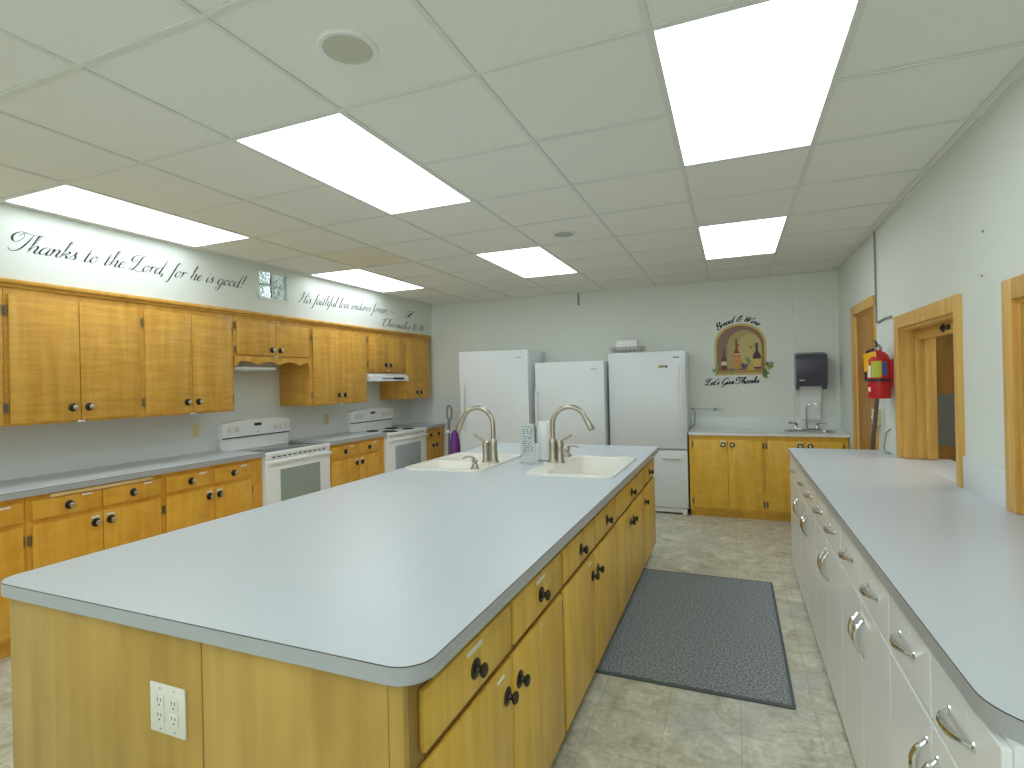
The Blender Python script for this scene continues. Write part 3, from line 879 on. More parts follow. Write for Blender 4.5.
def soap(lb, x, y, dx, z0):
    t = thing('soap_dispenser', lb, 'soap dispenser', (x, y, z0), 'sink soap dispensers')
    obj('body', MB().lathe([(.030, 0), (.028, .006), (.017, .026), (.014, .036), (.022, .048), (.022, .060), (.010, .066)], (x, y, z0), (0, 0, 1), 20), 'nickel', t)
    obj('nozzle', MB().tube([(x, y, z0 + .064), (x + dx * .02, y, z0 + .076), (x + dx * .06, y, z0 + .078), (x + dx * .09, y, z0 + .064)], [.009, .008, .007, .006], 10), 'nickel', t)
soap('nickel soap dispenser on the near rim of the range-side sink', -1.61, 3.235, -1, IZ + .0125)
soap('nickel soap dispenser on the far rim of the aisle-side sink', -1.18, 3.95, 1, IZ + .0125)
# paper towel roll and clear sign holder between the sinks
t = thing('paper_towel_roll', 'white paper towel roll standing upright between the island sinks', 'paper towel', (-1.285, 3.75, IZ))
obj('stand_base', MB().lathe([(.06, 0), (.06, .008), (.02, .012)], (-1.285, 3.75, IZ + .0005), (0, 0, 1), 28), 'chrome', t)
obj('roll', MB().lathe([(.02, .0), (.051, .0), (.053, .004), (.053, .276), (.051, .28), (.02, .28), (.02, .276)], (-1.285, 3.75, IZ + .0125), (0, 0, 1), 32), 'paper', t)
obj('spindle', MB().cyl((-1.285, 3.75, IZ + .012), (-1.285, 3.75, IZ + .296), .006, 10), 'white_plastic', t)
t = thing('sign_holder', 'clear acrylic sign holder with a printed sheet beside the towel roll', 'sign holder', (-1.37, 3.60, IZ))
hx0, hx1 = -1.430, -1.312
obj('acrylic_panel', MB().box(hx0, hx1, 3.592, 3.595, IZ + .001, IZ + .29).box(hx0, hx1, 3.6035, 3.6065, IZ + .001, IZ + .29).box(hx0, hx1, 3.56, 3.64, IZ + .0005, IZ + .004), 'acrylic', t)
obj('sheet', MB().box(hx0 + .012, hx1 - .008, 3.598, 3.6005, IZ + .06, IZ + .282), 'sheet', t)
pm = MB()
rn = random.Random(3)
z = IZ + .262
while z > IZ + .08:
    x = hx0 + .018 + rn.uniform(0, .02)
    while x < hx1 - .026:
        w = rn.uniform(.006, .018)
        pm.box(x, min(x + w, hx1 - .016), 3.5973, 3.598, z, z + rn.uniform(.004, .009))
        x += w + rn.uniform(.006, .02)
    z -= rn.choice((.014, .014, .022))
obj('printed_lines', pm, 'black', t)

# ------------------------------------------------------------------ right counter: white steel cabinets
RZ = .93
ol = [(XR - .001, 1.097)] + []
RX = .388
ol = rrect(RX, XR - .001, 1.097, 4.775, [.11, 0, 0, .012], 10)
t, g = worktop('serving_worktop', 'long grey laminate worktop below the serving openings on the right', ol, RZ, .040)
edging(t, g, ol, RZ, .040)
FR_ = Fr('x', .412, -1)
GR = 'white steel base cabinets on the right'
def bow(F, s, z, n, parent, length=.12, vert=True):
    pts, rs = [], []
    for k in range(13):
        a = -1 + 2 * k / 12
        h = .024 * (1 - abs(a) ** 2.4) + .002
        pts.append(F.p(s, n + h, z + a * length / 2) if vert else F.p(s + a * length / 2, n + h, z))
        rs.append(.0045 + .0065 * (1 - a * a))
    mb = MB().tube(pts, rs, 10)
    for a in (-1, 1):
        q = F.p(s, n, z + a * length / 2) if vert else F.p(s + a * length / 2, n, z)
        mb.lathe([(.009, 0), (.008, .003), (.004, .004)], q, F.nrm(), 10)
    return obj('pull_handle', mb, 'chrome', parent)
def steel_unit(lb, s0, s1, single=False):
    t = thing('steel_cabinet', lb, 'cabinet', (.7, (s0 + s1) / 2, 0), GR)
    mb = MB()
    FR_.box(mb, s0 + .0008, s1 - .0008, -.62, 0, .06, RZ - .041)
    FR_.box(mb, s0 + .0008, s1 - .0008, -.62, -.035, 0, .06)
    obj('carcass', mb, 'white_metal', t)
    m = (s0 + s1) / 2
    parts = [(s0, s1)] if single else [(s0, m), (m, s1)]
    for k, (a, b) in enumerate(parts):
        d = obj('drawer', FR_.box(MB(), a + .003, b - .003, 0, .016, .722, .878, .003), 'white_metal', t, smooth=False)
        bow(FR_, (a + b) / 2, .808, .016, d, .12, False)
        obj('label_holder', FR_.box(MB(), (a + b) / 2 - .03, (a + b) / 2 + .03, .016, .017, .845, .858), 'white_metal', d)
        d = obj('door', FR_.box(MB(), a + .003, b - .003, 0, .016, .03, .712, .003), 'white_metal', t, smooth=False)
        s = a + .09 if single else (b - .035 if k == 0 else a + .035)
        bow(FR_, s, .592, .016, d, .12, True)
    return t
steel_unit('white steel cabinet nearest the camera at the rounded counter corner', 1.12, 1.825)
steel_unit('white steel cabinet second from the camera on the right', 1.825, 2.575)
steel_unit('white steel cabinet third from the camera on the right', 2.575, 3.33)
steel_unit('white steel cabinet second from the far counter end on the right', 3.33, 4.08)
steel_unit('narrow single-door white steel cabinet at the far end of the right counter', 4.08, 4.735, True)
# upstand behind the serving counter
bs = MB()
for y0, y1 in ((OB[1] + .087, OA[0] - .057), (1.1, OB[0] - .057)): bs.box(XR - .012, XR, y0, y1, RZ, 1.09, .001)
struct('trim_6', bs, 'lam_wall')

# ------------------------------------------------------------------ back counter
FB = Fr('y', 6.15, -1)
BZ = .917
GB = 'wooden base cabinets on the back wall'
def back_unit(lb, s0, s1, a, m, b, st):
    t = thing('base_cabinet', lb, 'cabinet', ((s0 + s1) / 2, 6.4, 0), GB)
    mb = MB()
    zt_ = BZ - .034
    if s0 > 0:
        FB.box(mb, s0 + .001, s1 - .001, -.02, 0, .08, zt_); FB.box(mb, s0 + .001, s1 - .001, -.442, -.43, .08, zt_)
        FB.box(mb, s0 + .001, s0 + .017, -.43, -.02, .08, zt_); FB.box(mb, s1 - .017, s1 - .001, -.43, -.02, .08, zt_)
    else: FB.box(mb, s0 + .001, s1 - .001, -.442, 0, .08, zt_)
    FB.box(mb, s0 + .001, s1 - .001, -.442, -.055, 0, .08)
    obj('carcass', mb, 'bk_wood', t)
    for k, (p, q) in enumerate(((a, m), (m, b))):
        kn = m - .045 if k == 0 else m + .045
        d = front('door', FB, p + .002, q - .002, .108, .832, t, 'bk_wood', .018, 0, [(kn, .785)], [(kn, .822, .05, .014)] if k == 0 and st else [])
        hs = p - .01 if k == 0 else q + .01
        for hz in (.78, .17): hinge(FB, hs, hz, .0005, d)
    return t
back_unit('wooden base cabinet beside the right-hand fridge on the back wall', -.46, .285, -.415, -.07, .262, True)
back_unit('wooden base cabinet under the small steel sink', .285, 1.035, .31, .655, .985, True)
bsk = (.49, .935, 6.20, 6.53)
ol = rrect(-.462, XR - .001, 6.12, 6.598, 0)
t, g = worktop('worktop', 'pale worktop with the small steel sink at the back wall', ol, BZ, .033, [rrect(bsk[0] + .012, bsk[1] - .012, bsk[2] + .012, bsk[3] - .012, .03)], None, ('pale_lam', 'pale_lam'))
edging(t, g, ol, BZ, .033, 'pale_lam', 'grey')
ups = MB().box(-.462, .613, YB - .025, YB, BZ - .033, 1.045, .002).box(.613, .999, 6.598, 6.614, BZ, 1.04, .002).box(-.462, .613, 6.598, YB - .025, BZ - .033, BZ)
tag(obj('splashback', ups, 'pale_lam', base=(.3, 6.6, BZ)), 'low pale splashback strip behind the back worktop', 'splashback')
t = thing('bar_sink', 'small stainless steel sink below the towel dispenser', 'sink', (.76, 6.37, BZ))
zt = BZ + .006
hb = (bsk[0] + .03, bsk[1] - .03, bsk[2] + .03, bsk[3] - .085)
obj('rim', MB().prism(rrect(*bsk, .035), [rrect(*hb, .05)], BZ + .0006, zt), 'steel', t)
m2 = MB(); bowl(m2, *hb, zt, .15)
obj('bowl', m2, 'steel', t)
fx, fy = .712, 6.485
t = thing('bar_faucet', 'chrome gooseneck faucet with two wing handles at the back sink', 'faucet', (fx, fy, zt))
obj('deck_plate', MB().box(fx - .13, fx + .13, fy - .028, fy + .028, zt + .0005, zt + .018, .008), 'chrome', t)
pts = [(fx, fy, zt + .015), (fx, fy, zt + .225)]
for k in range(1, 11):
    a = PI - k * PI / 10
    pts.append((fx + .055 + .055 * math.cos(a), fy - .03 * k / 10, zt + .225 + .055 * math.sin(a)))
obj('spout', MB().tube(pts, .010, 12), 'chrome', t)
obj('aerator', MB().cyl(pts[-1], Vector(pts[-1]) + Vector((0, 0, -.02)), .012, 12), 'chrome', t)
for sg in (-1, 1):
    hd = obj('tap_handle', MB().lathe([(.024, 0), (.02, .01), (.015, .03), (.019, .045), (.008, .055)], (fx + sg * .1, fy, zt + .018), (0, 0, 1), 16).tube([(fx + sg * .1, fy, zt + .068), (fx + sg * .13, fy - .01, zt + .074), (fx + sg * .175, fy - .02, zt + .072)], [.007, .008, .010], 10), 'chrome', t)

# towel dispenser
t = thing('towel_dispenser', 'dark smoky paper towel dispenser on the back wall above the steel sink', 'paper towel dispenser', (.77, 6.6, 1.38))
dx0, dx1, dz0, dz1 = .615, .905, 1.385, 1.742
pr = [(6.612, dz0 - .0), (6.612, dz1), (6.50, dz1), (6.42, dz1 - .02), (6.385, dz1 - .07), (6.38, dz1 - .16), (6.40, dz0 + .05), (6.43, dz0)]
def disp(x0, x1, ins=0):
    cy, cz = 6.5, (dz0 + dz1) / 2
    rings = []
    for xx, s in ((x0, .94), (x0 + .012, .985), (x0 + .03, 1), (x1 - .03, 1), (x1 - .012, .985), (x1, .94)):
        rings.append([(xx, min(6.612, cy + (p[0] - cy) * s) if p[0] < 6.61 else 6.612, cz + (p[1] - cz) * s) for p in pr])
    return MB().loft(rings)
obj('cover', disp(dx0, dx1), 'smoke', t)
obj('side_cheek', MB().box(dx0 + .002, dx0 + .03, 6.44, 6.612, dz0 - .035, dz0 + .06, .008), 'smoke', t)
obj('side_cheek', MB().box(dx1 - .03, dx1 - .002, 6.44, 6.612, dz0 - .035, dz0 + .06, .008), 'smoke', t)
obj('badge', MB().box(dx0 + .03, dx0 + .08, 6.396, 6.404, dz0 + .06, dz0 + .068), 'white_plastic', t, 'thin pale badge')
pp = [[(x, y, z) for x in (.655, .72, .79, .862)] for y, z in ((6.50, 1.42), (6.545, 1.34), (6.552, 1.23))]
sh = MB()
def sheet(mb, rows, th=.0012):
    f = [[mb.bm.verts.new(p) for p in r] for r in rows]
    k = [[mb.bm.verts.new((p[0], p[1] + th, p[2])) for p in r] for r in rows]
    for i in range(len(rows) - 1):
        for j in range(len(rows[0]) - 1):
            mb.bm.faces.new((f[i][j], f[i][j + 1], f[i + 1][j + 1], f[i + 1][j]))
            mb.bm.faces.new((k[i][j], k[i + 1][j], k[i + 1][j + 1], k[i][j + 1]))
sheet(sh, pp)
sheet(sh, [[(x, y, z) for x in (.662, .73, .79, .852)] for y, z in ((6.53, 1.38), (6.56, 1.2), (6.566, 1.10), (6.562, 1.025))])
obj('paper_sheet', sh, 'paper', t, 'white paper towel hanging down')

# wall rail left of the text
t = thing('wall_rail', 'thin grey rail on the back wall beside the right-hand fridge', 'rail', (-.28, YB, 1.13))
obj('rod', MB().cyl((-.46, YB - .03, 1.137), (-.12, YB - .03, 1.137), .005, 10), 'steel', t)
for x in (-.45, -.2): obj('bracket', MB().box(x - .012, x + .012, YB - .037, YB, 1.128, 1.15, .003), 'cable', t)
tag(obj('power_cord', MB().tube([(-.425, YB - .012, 1.12), (-.424, YB - .034, 1.06), (-.425, YB - .036, .98), (-.44, YB - .04, .94), (-.458, 6.55, .9215)], .0045, 8), 'cable', base=(-.43, 6.6, .92)), 'grey power cord beside the right-hand fridge behind the worktop', 'cord')

# ------------------------------------------------------------------ fridges
def handle_bar(x, yf, z0, z1, w=.022):
    mb = MB()
    mb.box(x - w / 2, x + w / 2, yf - .05, yf - .028, z0, z1, .009, 3)
    for z in (z0 + .03, z1 - .03): mb.box(x - w / 2 + .002, x + w / 2 - .002, yf - .034, yf + .001, z - .022, z + .022, .004)
    return mb
t = thing('refrigerator', 'white bottom-freezer refrigerator beside the back worktop', 'refrigerator', (-.89, 6.4, 0))
x0, x1, yf, yb = -1.326, -.478, 6.15, 6.64
obj('cabinet', MB().box(x0 + .004, x1 - .002, yf + .055, yb, .06, 1.795, .006), 'white', t)
d = obj('fridge_door', MB().box(x0, x1, yf, yf + .052, .722, 1.803, .012), 'white', t)
obj('handle', handle_bar(x1 - .045, yf, .92, 1.66, .026), 'white_plastic', d)
obj('badge', MB().box(x1 - .135, x1 - .065, yf - .0025, yf + .001, 1.725, 1.738, .001), 'grey', d, 'small grey maker badge')
d = obj('freezer_drawer', MB().box(x0, x1, yf, yf + .052, .075, .706, .012), 'white', t)
obj('handle', MB().box(-.75, -.545, yf - .03, yf + .001, .612, .634, .008), 'white_plastic', d)
obj('toe_grille', MB().box(x0 + .02, x1 - .02, yf + .02, yf + .055, .022, .072, .003), 'white_plastic', t)
for x in (x0 + .04, x1 - .04): obj('foot', MB().box(x - .025, x + .025, yf + .01, yf + .06, 0, .06, .004), 'white_plastic', t)
def magnet(lb, pts, c, z, x):
    tag(obj('fridge_magnet', MB().prism(pts, [], yf - .0055, yf - .0005, lambda a, b, h: (x + a, h, z + b)), c, base=(x, yf, z)), lb, 'magnet')
magnet('small yellow-green fruit magnet on the right-hand fridge, left one', [(.018 * math.cos(a) - .03, .016 * math.sin(a)) for a in [k * PI / 8 for k in range(16)]], plain('yellow_green', '#b5a24a', .6), 1.632, -.72)
magnet('small green leaf magnet on the right-hand fridge, middle one', [(.016 * math.cos(a), .012 * math.sin(a)) for a in [k * PI / 8 for k in range(16)]], plain('leaf_green', '#6f7f58', .6), 1.636, -.72)
magnet('small dark grape magnet on the right-hand fridge, right one', [(.017 * math.cos(a) + .03, .014 * math.sin(a)) for a in [k * PI / 8 for k in range(16)]], plain('grape', '#5f625a', .6), 1.632, -.715)
def freezer(lb, x0, x1, yf, yb, h, hz0, hz1, left=True):
    t = thing('upright_freezer', lb, 'freezer', ((x0 + x1) / 2, (yf + yb) / 2, 0))
    obj('cabinet', MB().box(x0 + .003, x1 - .003, yf + .06, yb, .03, h - .006, .008), 'white', t)
    d = obj('door', MB().box(x0, x1, yf, yf + .055, .10, h, .012), 'white', t)
    obj('gasket', MB().box(x0 + .012, x1 - .012, yf + .05, yf + .064, .11, h - .014), 'grey', t)
    mb = MB().tube([(x0 + .065, yf + .0, hz0), (x0 + .065, yf - .035, hz0 + .05), (x0 + .065, yf - .042, (hz0 + hz1) / 2), (x0 + .065, yf - .035, hz1 - .05), (x0 + .065, yf, hz1)], .014, 12)
    if left is None: mb = handle_bar(x0 + .022, yf, hz0, hz1, .03)
    obj('handle', mb, 'white_plastic', d)
    obj('badge', MB().box(x1 - .15, x1 - .08, yf - .002, yf + .001, h - .10, h - .09, .001), 'steel', d)
    obj('toe_grille', MB().box(x0 + .02, x1 - .02, yf + .02, yf + .06, .0, .09, .003), 'white_plastic', t)
    for x in (x0 + .06, x1 - .06): obj('foot', MB().cyl((x, yb - .06, 0), (x, yb - .06, .035), .02, 10), 'black', t)
    return t
freezer('tall white upright freezer at the left of the three, beside the vacuum', -3.18, -2.256, 6.0, 6.64, 1.888, .91, 1.49)
freezer('shorter white upright freezer standing in the middle of the three', -2.188, -1.356, 6.05, 6.64, 1.722, .95, 1.385, None)
# basket lying on the right-hand fridge
zb = 1.803
t = thing('wire_basket', 'small wire basket holding a white paper roll on the right-hand fridge', 'basket', (-1.13, 6.33, zb))
wb = MB()
bx0, bx1, by0, by1 = -1.31, -.95, 6.22, 6.44
for z in (zb + .006, zb + .035, zb + .065):
    wb.tube([(bx0, by0, z), (bx1, by0, z), (bx1, by1, z), (bx0, by1, z), (bx0, by0, z)], .004, 6)
for k in range(9):
    x = bx0 + (bx1 - bx0) * k / 8
    wb.tube([(x, by0, zb + .065), (x, by0, zb + .004), (x, by1, zb + .004), (x, by1, zb + .065)], .0028, 6)
obj('wire_frame', wb, 'steel', t)
tag(obj('paper_roll', MB().lathe([(.02, 0), (.076, 0), (.078, .004), (.078, .232), (.076, .236), (.02, .236)], (-1.25, 6.33, zb + .094), (1, 0, -.02), 24), 'paper', base=(-1.13, 6.33, zb + .012)), 'white paper roll lying in the wire basket on the fridge', 'paper roll')

# ------------------------------------------------------------------ stick vacuum by the left freezer
t = thing('stick_vacuum', 'grey stick vacuum with purple bag leaning by the far left corner', 'vacuum cleaner', (-3.32, 6.2, 0))
vx, vy = -3.41, 6.12
obj('floor_head', MB().box(vx - .12, vx + .13, vy - .09, vy + .07, 0, .07, .02, 3), 'grey', t)
obj('tube', MB().cyl((vx, vy, .06), (vx, vy, 1.02), .017, 12), 'grey', t)
lp = []
for k in range(21):
    a = -PI / 2 + k * 2 * PI / 20
    lp.append((vx + .012 + .035 * math.cos(a), vy, 1.12 + .095 * math.sin(a)))
obj('handle_loop', MB().tube(lp, .013, 8, False), 'cable', t)
bagp = [(.02, .0), (.07, .02), (.09, .12), (.085, .3), (.06, .42), (.02, .47)]
bm_ = MB()
bm_.loft([[(vx + .085 + r * .75 * math.cos(2 * PI * k / 18), vy + r * .8 * math.sin(2 * PI * k / 18), .43 + h) for k in range(18)] for r, h in bagp])
obj('dust_bag', bm_, 'purple', t, 'purple cloth bag')
obj('motor_housing', MB().lathe([(.05, 0), (.07, .03), (.072, .2), (.05, .27), (.02, .29)], (vx + .03, vy, .09), (0, 0, 1), 18), 'grey', t)
obj('cord_hook', MB().box(vx - .035, vx + .02, vy - .03, vy + .02, .86, .9, .008), 'white_plastic', t)

# ------------------------------------------------------------------ right wall things
ex, ey = .962, 4.56
t = thing('fire_extinguisher', 'red fire extinguisher with yellow tag hanging between the door and opening', 'fire extinguisher', (ex, ey, 1.32))
obj('cylinder', MB().lathe([(.03, 0), (.067, .002), (.071, .012), (.071, .275), (.062, .305), (.04, .33), (.022, .338), (.022, .35)], (ex, ey, 1.322), (0, 0, 1), 28), 'red', t)
obj('valve_head', MB().lathe([(.024, 0), (.024, .02), (.016, .03), (.014, .04)], (ex, ey, 1.668), (0, 0, 1), 16), 'steel', t)
obj('squeeze_lever', MB().tube([(ex, ey + .02, 1.70), (ex - .02, ey - .03, 1.725), (ex - .035, ey - .085, 1.73)], [.008, .009, .007], 8).tube([(ex, ey + .02, 1.70), (ex - .03, ey - .07, 1.695)], [.007, .007], 8), 'black', t)
obj('hose', MB().tube([(ex - .01, ey + .02, 1.68), (ex - .05, ey + .075, 1.665), (ex - .065, ey + .075, 1.6), (ex - .063, ey + .07, 1.45)], .010, 8), 'black', t)
# curved labels wrap the cylinder
def wrap(a0, a1, z0, z1, r, n=8):
    mb = MB()
    q = [[(ex + r * math.cos(a0 + (a1 - a0) * k / n), ey + r * math.sin(a0 + (a1 - a0) * k / n), z) for k in range(n + 1)] for z in (z0, z1)]
    f = [[mb.bm.verts.new(p) for p in row] for row in q]
    for k in range(n): mb.bm.faces.new((f[0][k], f[0][k + 1], f[1][k + 1], f[1][k]))
    return mb
rad = math.radians
obj('instruction_label', wrap(rad(222), rad(272), 1.475, 1.59, .0722), 'lime', t, 'lime green label')
obj('class_label', wrap(rad(276), rad(300), 1.49, 1.585, .0722), 'blue', t, 'blue label')
obj('data_label', wrap(rad(192), rad(218), 1.475, 1.56, .0722), 'sticker', t, 'white label')
obj('strap', wrap(0, rad(360), 1.445, 1.465, .0728, 28), 'black', t)
obj('arrow_mark', wrap(rad(196), rad(214), 1.375, 1.405, .0722), 'sticker', t, 'small white mark')
obj('inspection_tag', MB().prism([(0, 0), (.088, .012), (.082, .142), (-.006, .13)], [], 0, .0012, lambda a, b, h: (ex - .088 + a * .75 - h * .6, ey - .005 - a * .65 - h * .7, 1.515 + b)), 'yellow', t, 'yellow inspection tag')
obj('wall_bracket', MB().box(ex + .06, XR, ey - .03, ey + .03, 1.40, 1.60, .003), 'red', t)
t = thing('broom', 'dark-handled broom leaning behind the serving counter below the extinguisher', 'broom', (.9, 4.93, 0))
obj('handle', MB().cyl((.91, 4.95, .16), (1.0, 4.80, 1.315), .014, 10), plain('dark_stick', '#5b5347', .5), t)
bm_ = MB()
bm_.loft([[(.91 + sx * w, 4.95 + sy * d, z) for sx, sy in ((-1, -1), (1, -1), (1, 1), (-1, 1))] for z, w, d in ((0.0, .035, .12), (.14, .025, .09), (.2, .016, .03))])
obj('bristles', bm_, 'brown', t)
# cable down the wall
tag(obj('wall_cable', MB().tube([(XR - .009, 4.965, ZC - .002), (XR - .009, 4.955, 2.54), (XR - .009, 4.955, 1.93), (XR - .009, 4.945, 1.90), (XR - .009, 4.90, 1.895), (XR - .010, 4.70, 1.905), (XR - .012, 4.51, 1.90)], .0065, 8), 'cable', base=(XR - .009, 4.955, 1.9)), 'grey cable running down the right wall from the ceiling to the opening', 'cable')
tag(obj('loose_cord', MB().tube([(XR - .006, 4.62, 1.10), (XR - .012, 4.70, 1.07), (XR - .015, 4.73, 1.01), (XR - .03, 4.70, .95), (XR - .04, 4.62, RZ + .005), (XR - .03, 4.52, RZ + .005)], .004, 8), 'cable', base=(XR - .02, 4.6, RZ)), 'thin dark cord looping onto the far end of the serving worktop', 'cord')
t = thing('light_switch', 'almond light switch on the wall strip beside the oak door', 'light switch', (XR, 4.96, 1.11))
obj('cover_plate', MB().box(XR - .045, XR, 4.915, 4.992, 1.105, 1.225, .004), 'almond', t)
obj('toggle', MB().box(XR - .056, XR - .045, 4.945, 4.96, 1.15, 1.175, .002), 'white_plastic', t)
for y, z in ((3.03, 2.125), (3.05, 1.93)):
    tag(obj('wall_nail', MB().lathe([(.006, 0), (.005, .004), (.001, .005)], (XR, y, z), (-1, 0, 0), 10), 'cable', base=(XR, y, z)), 'tiny nail in the right wall ' + ('high above' if z > 2 else 'just above') + ' the strip between the openings', 'nail')

# ------------------------------------------------------------------ floor mat
t = thing('floor_mat', 'dark grey speckled rubber mat on the aisle floor', 'mat', (-.2, 3.5, 0))
obj('mat_surface', MB().prism(rrect(-.70, .215, 2.725, 4.29, .012), [], .0065, .0105), 'mat', t)
obj('mat_border', MB().prism(rrect(-.712, .230, 2.705, 4.31, .015), [rrect(-.70, .215, 2.725, 4.29, .012)], .0006, .0085), plain('black_rubber', '#5a6164', .8), t, 'darker rubber border')
# backing keeps the surface on the floor
obj('mat_backing', MB().prism(rrect(-.70, .215, 2.725, 4.29, .012), [], .0006, .0064), 'grey', t)

# ------------------------------------------------------------------ script lettering
def bowl_a(): return [(.40, .36), (.28, .43), (.10, .33), (.04, .12), (.14, .0), (.30, .12), (.41, .40)]
TAIL = [(.05, .02), (.14, .28), (.29, .42), (.36, .32), (.32, .08), (.40, .0), (.52, .12)]
GL_ = {
 'a': ([bowl_a(), [(.42, .42), (.36, .1), (.43, 0), (.56, .12)]], .50),
 'n': ([[(0, .3), (.08, .42), (.10, .32), (.05, 0)], TAIL], .50),
 'h': ([[(0, .15), (.14, .5), (.24, .9), (.17, .98), (.11, .75), (.05, 0)], TAIL], .50),
 'k': ([[(0, .15), (.14, .5), (.24, .9), (.17, .98), (.11, .75), (.05, 0)], [(.07, .12), (.22, .34), (.33, .42), (.33, .30), (.14, .2)], [(.14, .2), (.26, .16), (.33, .02), (.46, .1)]], .46),
 's': ([[(0, .1), (.14, .3), (.21, .46), (.19, .3), (.27, .12), (.17, 0), (.03, .05)]], .34),
 't': ([[(.16, .78), (.11, .3), (.09, .08), (.16, 0), (.32, .12)], [(0, .47), (.28, .49)]], .32),
 'o': ([[(.26, .42), (.10, .34), (.04, .14), (.14, 0), (.28, .08), (.34, .28), (.26, .42), (.24, .37), (.42, .37)]], .42),
 'e': ([[(.03, .16), (.2, .22), (.29, .34), (.21, .42), (.08, .3), (.05, .1), (.14, 0), (.36, .12)]], .35),
 'r': ([[(0, .3), (.07, .42), (.09, .3), (.04, 0)], [(.04, .05), (.13, .3), (.25, .42), (.32, .36)]], .34),
 'd': ([bowl_a(), [(.50, .98), (.41, .4), (.37, .08), (.43, 0), (.56, .12)]], .51),
 'f': ([[(.36, .84), (.29, .97), (.2, .8), (.13, .25), (.04, -.3), (-.08, -.42), (-.15, -.32)], [(.02, .42), (.3, .44)]], .31),
 'i': ([[(.09, .42), (.06, .1), (.12, 0), (.25, .12)], 'dot .13 .62'], .24),
 'g': ([bowl_a(), [(.42, .42), (.34, -.1), (.22, -.4), (.06, -.42), (.03, -.28), (.25, -.06), (.55, .12)]], .50),
 'u': ([[(.06, .42), (.02, .12), (.10, 0), (.24, .1), (.36, .4)], [(.38, .42), (.33, .1), (.40, 0), (.52, .12)]], .48),
 'l': ([[(0, .12), (.14, .5), (.23, .9), (.16, .97), (.10, .7), (.06, .1), (.13, 0), (.27, .12)]], .24),
 'v': ([[(0, .36), (.07, .42), (.10, .15), (.14, 0), (.26, .15), (.32, .4), (.30, .36), (.43, .38)]], .40),
 'c': ([[(.3, .34), (.21, .42), (.08, .3), (.05, .1), (.14, 0), (.36, .12)]], .34),
 'T': ([[(-.02, .80), (.16, .97), (.55, .94), (1.02, .99)], [(.56, .94), (.47, .5), (.32, .12), (.1, -.03), (-.12, .04), (-.16, .12)], [(.30, .96), (.05, 1.02), (-.2, .9), (-.26, .66), (-.08, .46), (.12, .55), (.2, .8), (.08, .98)]], .66),
 'L': ([[(.64, .86), (.56, .98), (.42, .85), (.33, .4), (.15, .02), (-.04, .02), (.03, .12), (.3, .03), (.6, -.06), (.86, .1)], [(.44, .85), (.22, 1.0), (-.06, .86), (-.12, .6), (.06, .48), (.2, .6), (.12, .78)]], .74),
 'H': ([[(-.12, .62), (0, .92), (.16, .94), (.2, .7), (.1, .2), (-.05, 0), (-.2, .06)], [(.78, 1.0), (.6, .6), (.50, .15), (.57, 0), (.70, .1)], [(.05, .42), (.33, .54), (.62, .5)]], .72),
 'C': ([[(.6, .72), (.64, .92), (.45, .98), (.18, .75), (.08, .35), (.2, .03), (.45, .02), (.66, .2)], [(.45, .98), (.1, .95), (-.1, .75), (.05, .62)]], .62),
 'I': ([[(-.15, .7), (.05, .95), (.5, .95), (.75, 1.0)], [(.42, .95), (.3, .45), (.12, .02), (-.15, .02), (-.2, .15)], [(-.1, .35), (.1, .5), (.35, .48), (.6, .55)], [(.15, .02), (.4, .08), (.6, 0)]], .6),
 'B': ([[(.22, .9), (.14, .4), (.02, 0)], [(0, .75), (.2, .98), (.5, .92), (.48, .65), (.2, .5), (.5, .42), (.52, .12), (.25, -.02), (0, .1)]], .62),
 'W': ([[(.05, .92), (.12, .4), (.1, 0), (.35, .6), (.44, .9)], [(.44, .9), (.42, .3), (.42, 0), (.7, .55), (.86, .96)]], .86),
 'G': ([[(.6, .75), (.6, .92), (.42, .98), (.15, .72), (.06, .3), (.2, .0), (.42, .06), (.62, .36)], [(.64, .4), (.56, 0), (.36, -.34), (.1, -.3)]], .70),
 '&': ([[(.55, .1), (.28, .5), (.24, .8), (.38, .92), (.44, .75), (.15, .4), (.08, .12), (.28, 0), (.5, .2), (.56, .42)]], .66),
 '1': ([[(.02, .68), (.18, .9), (.13, 0)]], .30),
 '6': ([[(.38, .9), (.14, .6), (.05, .2), (.19, 0), (.35, .15), (.29, .4), (.08, .28)]], .42),
 '3': ([[(.05, .8), (.24, .92), (.34, .7), (.15, .5), (.34, .3), (.24, .02), (0, .1)]], .42),
 '4': ([[(.25, .9), (.02, .35), (.42, .35)], [(.34, .6), (.27, 0)]], .46),
 '!': ([[(.30, .98), (.26, .7), (.21, .24)], 'dot .19 .03'], .40),
 ',': (['dot .06 .03', [(.08, .02), (.05, -.1), (-.02, -.17)]], .22),
 '.': (['dot .06 .03'], .2), ':': (['dot .08 .08', 'dot .12 .4'], .22),
 "'": ([[(.1, .98), (.05, .72)]], .14), '-': ([[(0, .24), (.12, .30), (.26, .2), (.4, .28)]], .4),
 '~': ([[(0, .22), (.14, .32), (.3, .16), (.45, .27)]], .45), ' ': ([], .34),
}
def crom(p, n=8):
    if len(p) == 2: return [(p[0][0] + (p[1][0] - p[0][0]) * k / n, p[0][1] + (p[1][1] - p[0][1]) * k / n) for k in range(n + 1)]
    q = [p[0]] + list(p) + [p[-1]]
    out = []
    for i in range(1, len(q) - 2):
        a, b, c, d = q[i - 1:i + 3]
        for k in range(n):
            t = k / n
            out.append(tuple(.5 * (2 * b[j] + (c[j] - a[j]) * t + (2 * a[j] - 5 * b[j] + 4 * c[j] - d[j]) * t * t + (3 * b[j] - a[j] - 3 * c[j] + d[j]) * t ** 3) for j in (0, 1)))
    out.append(tuple(p[-1]))
    return out
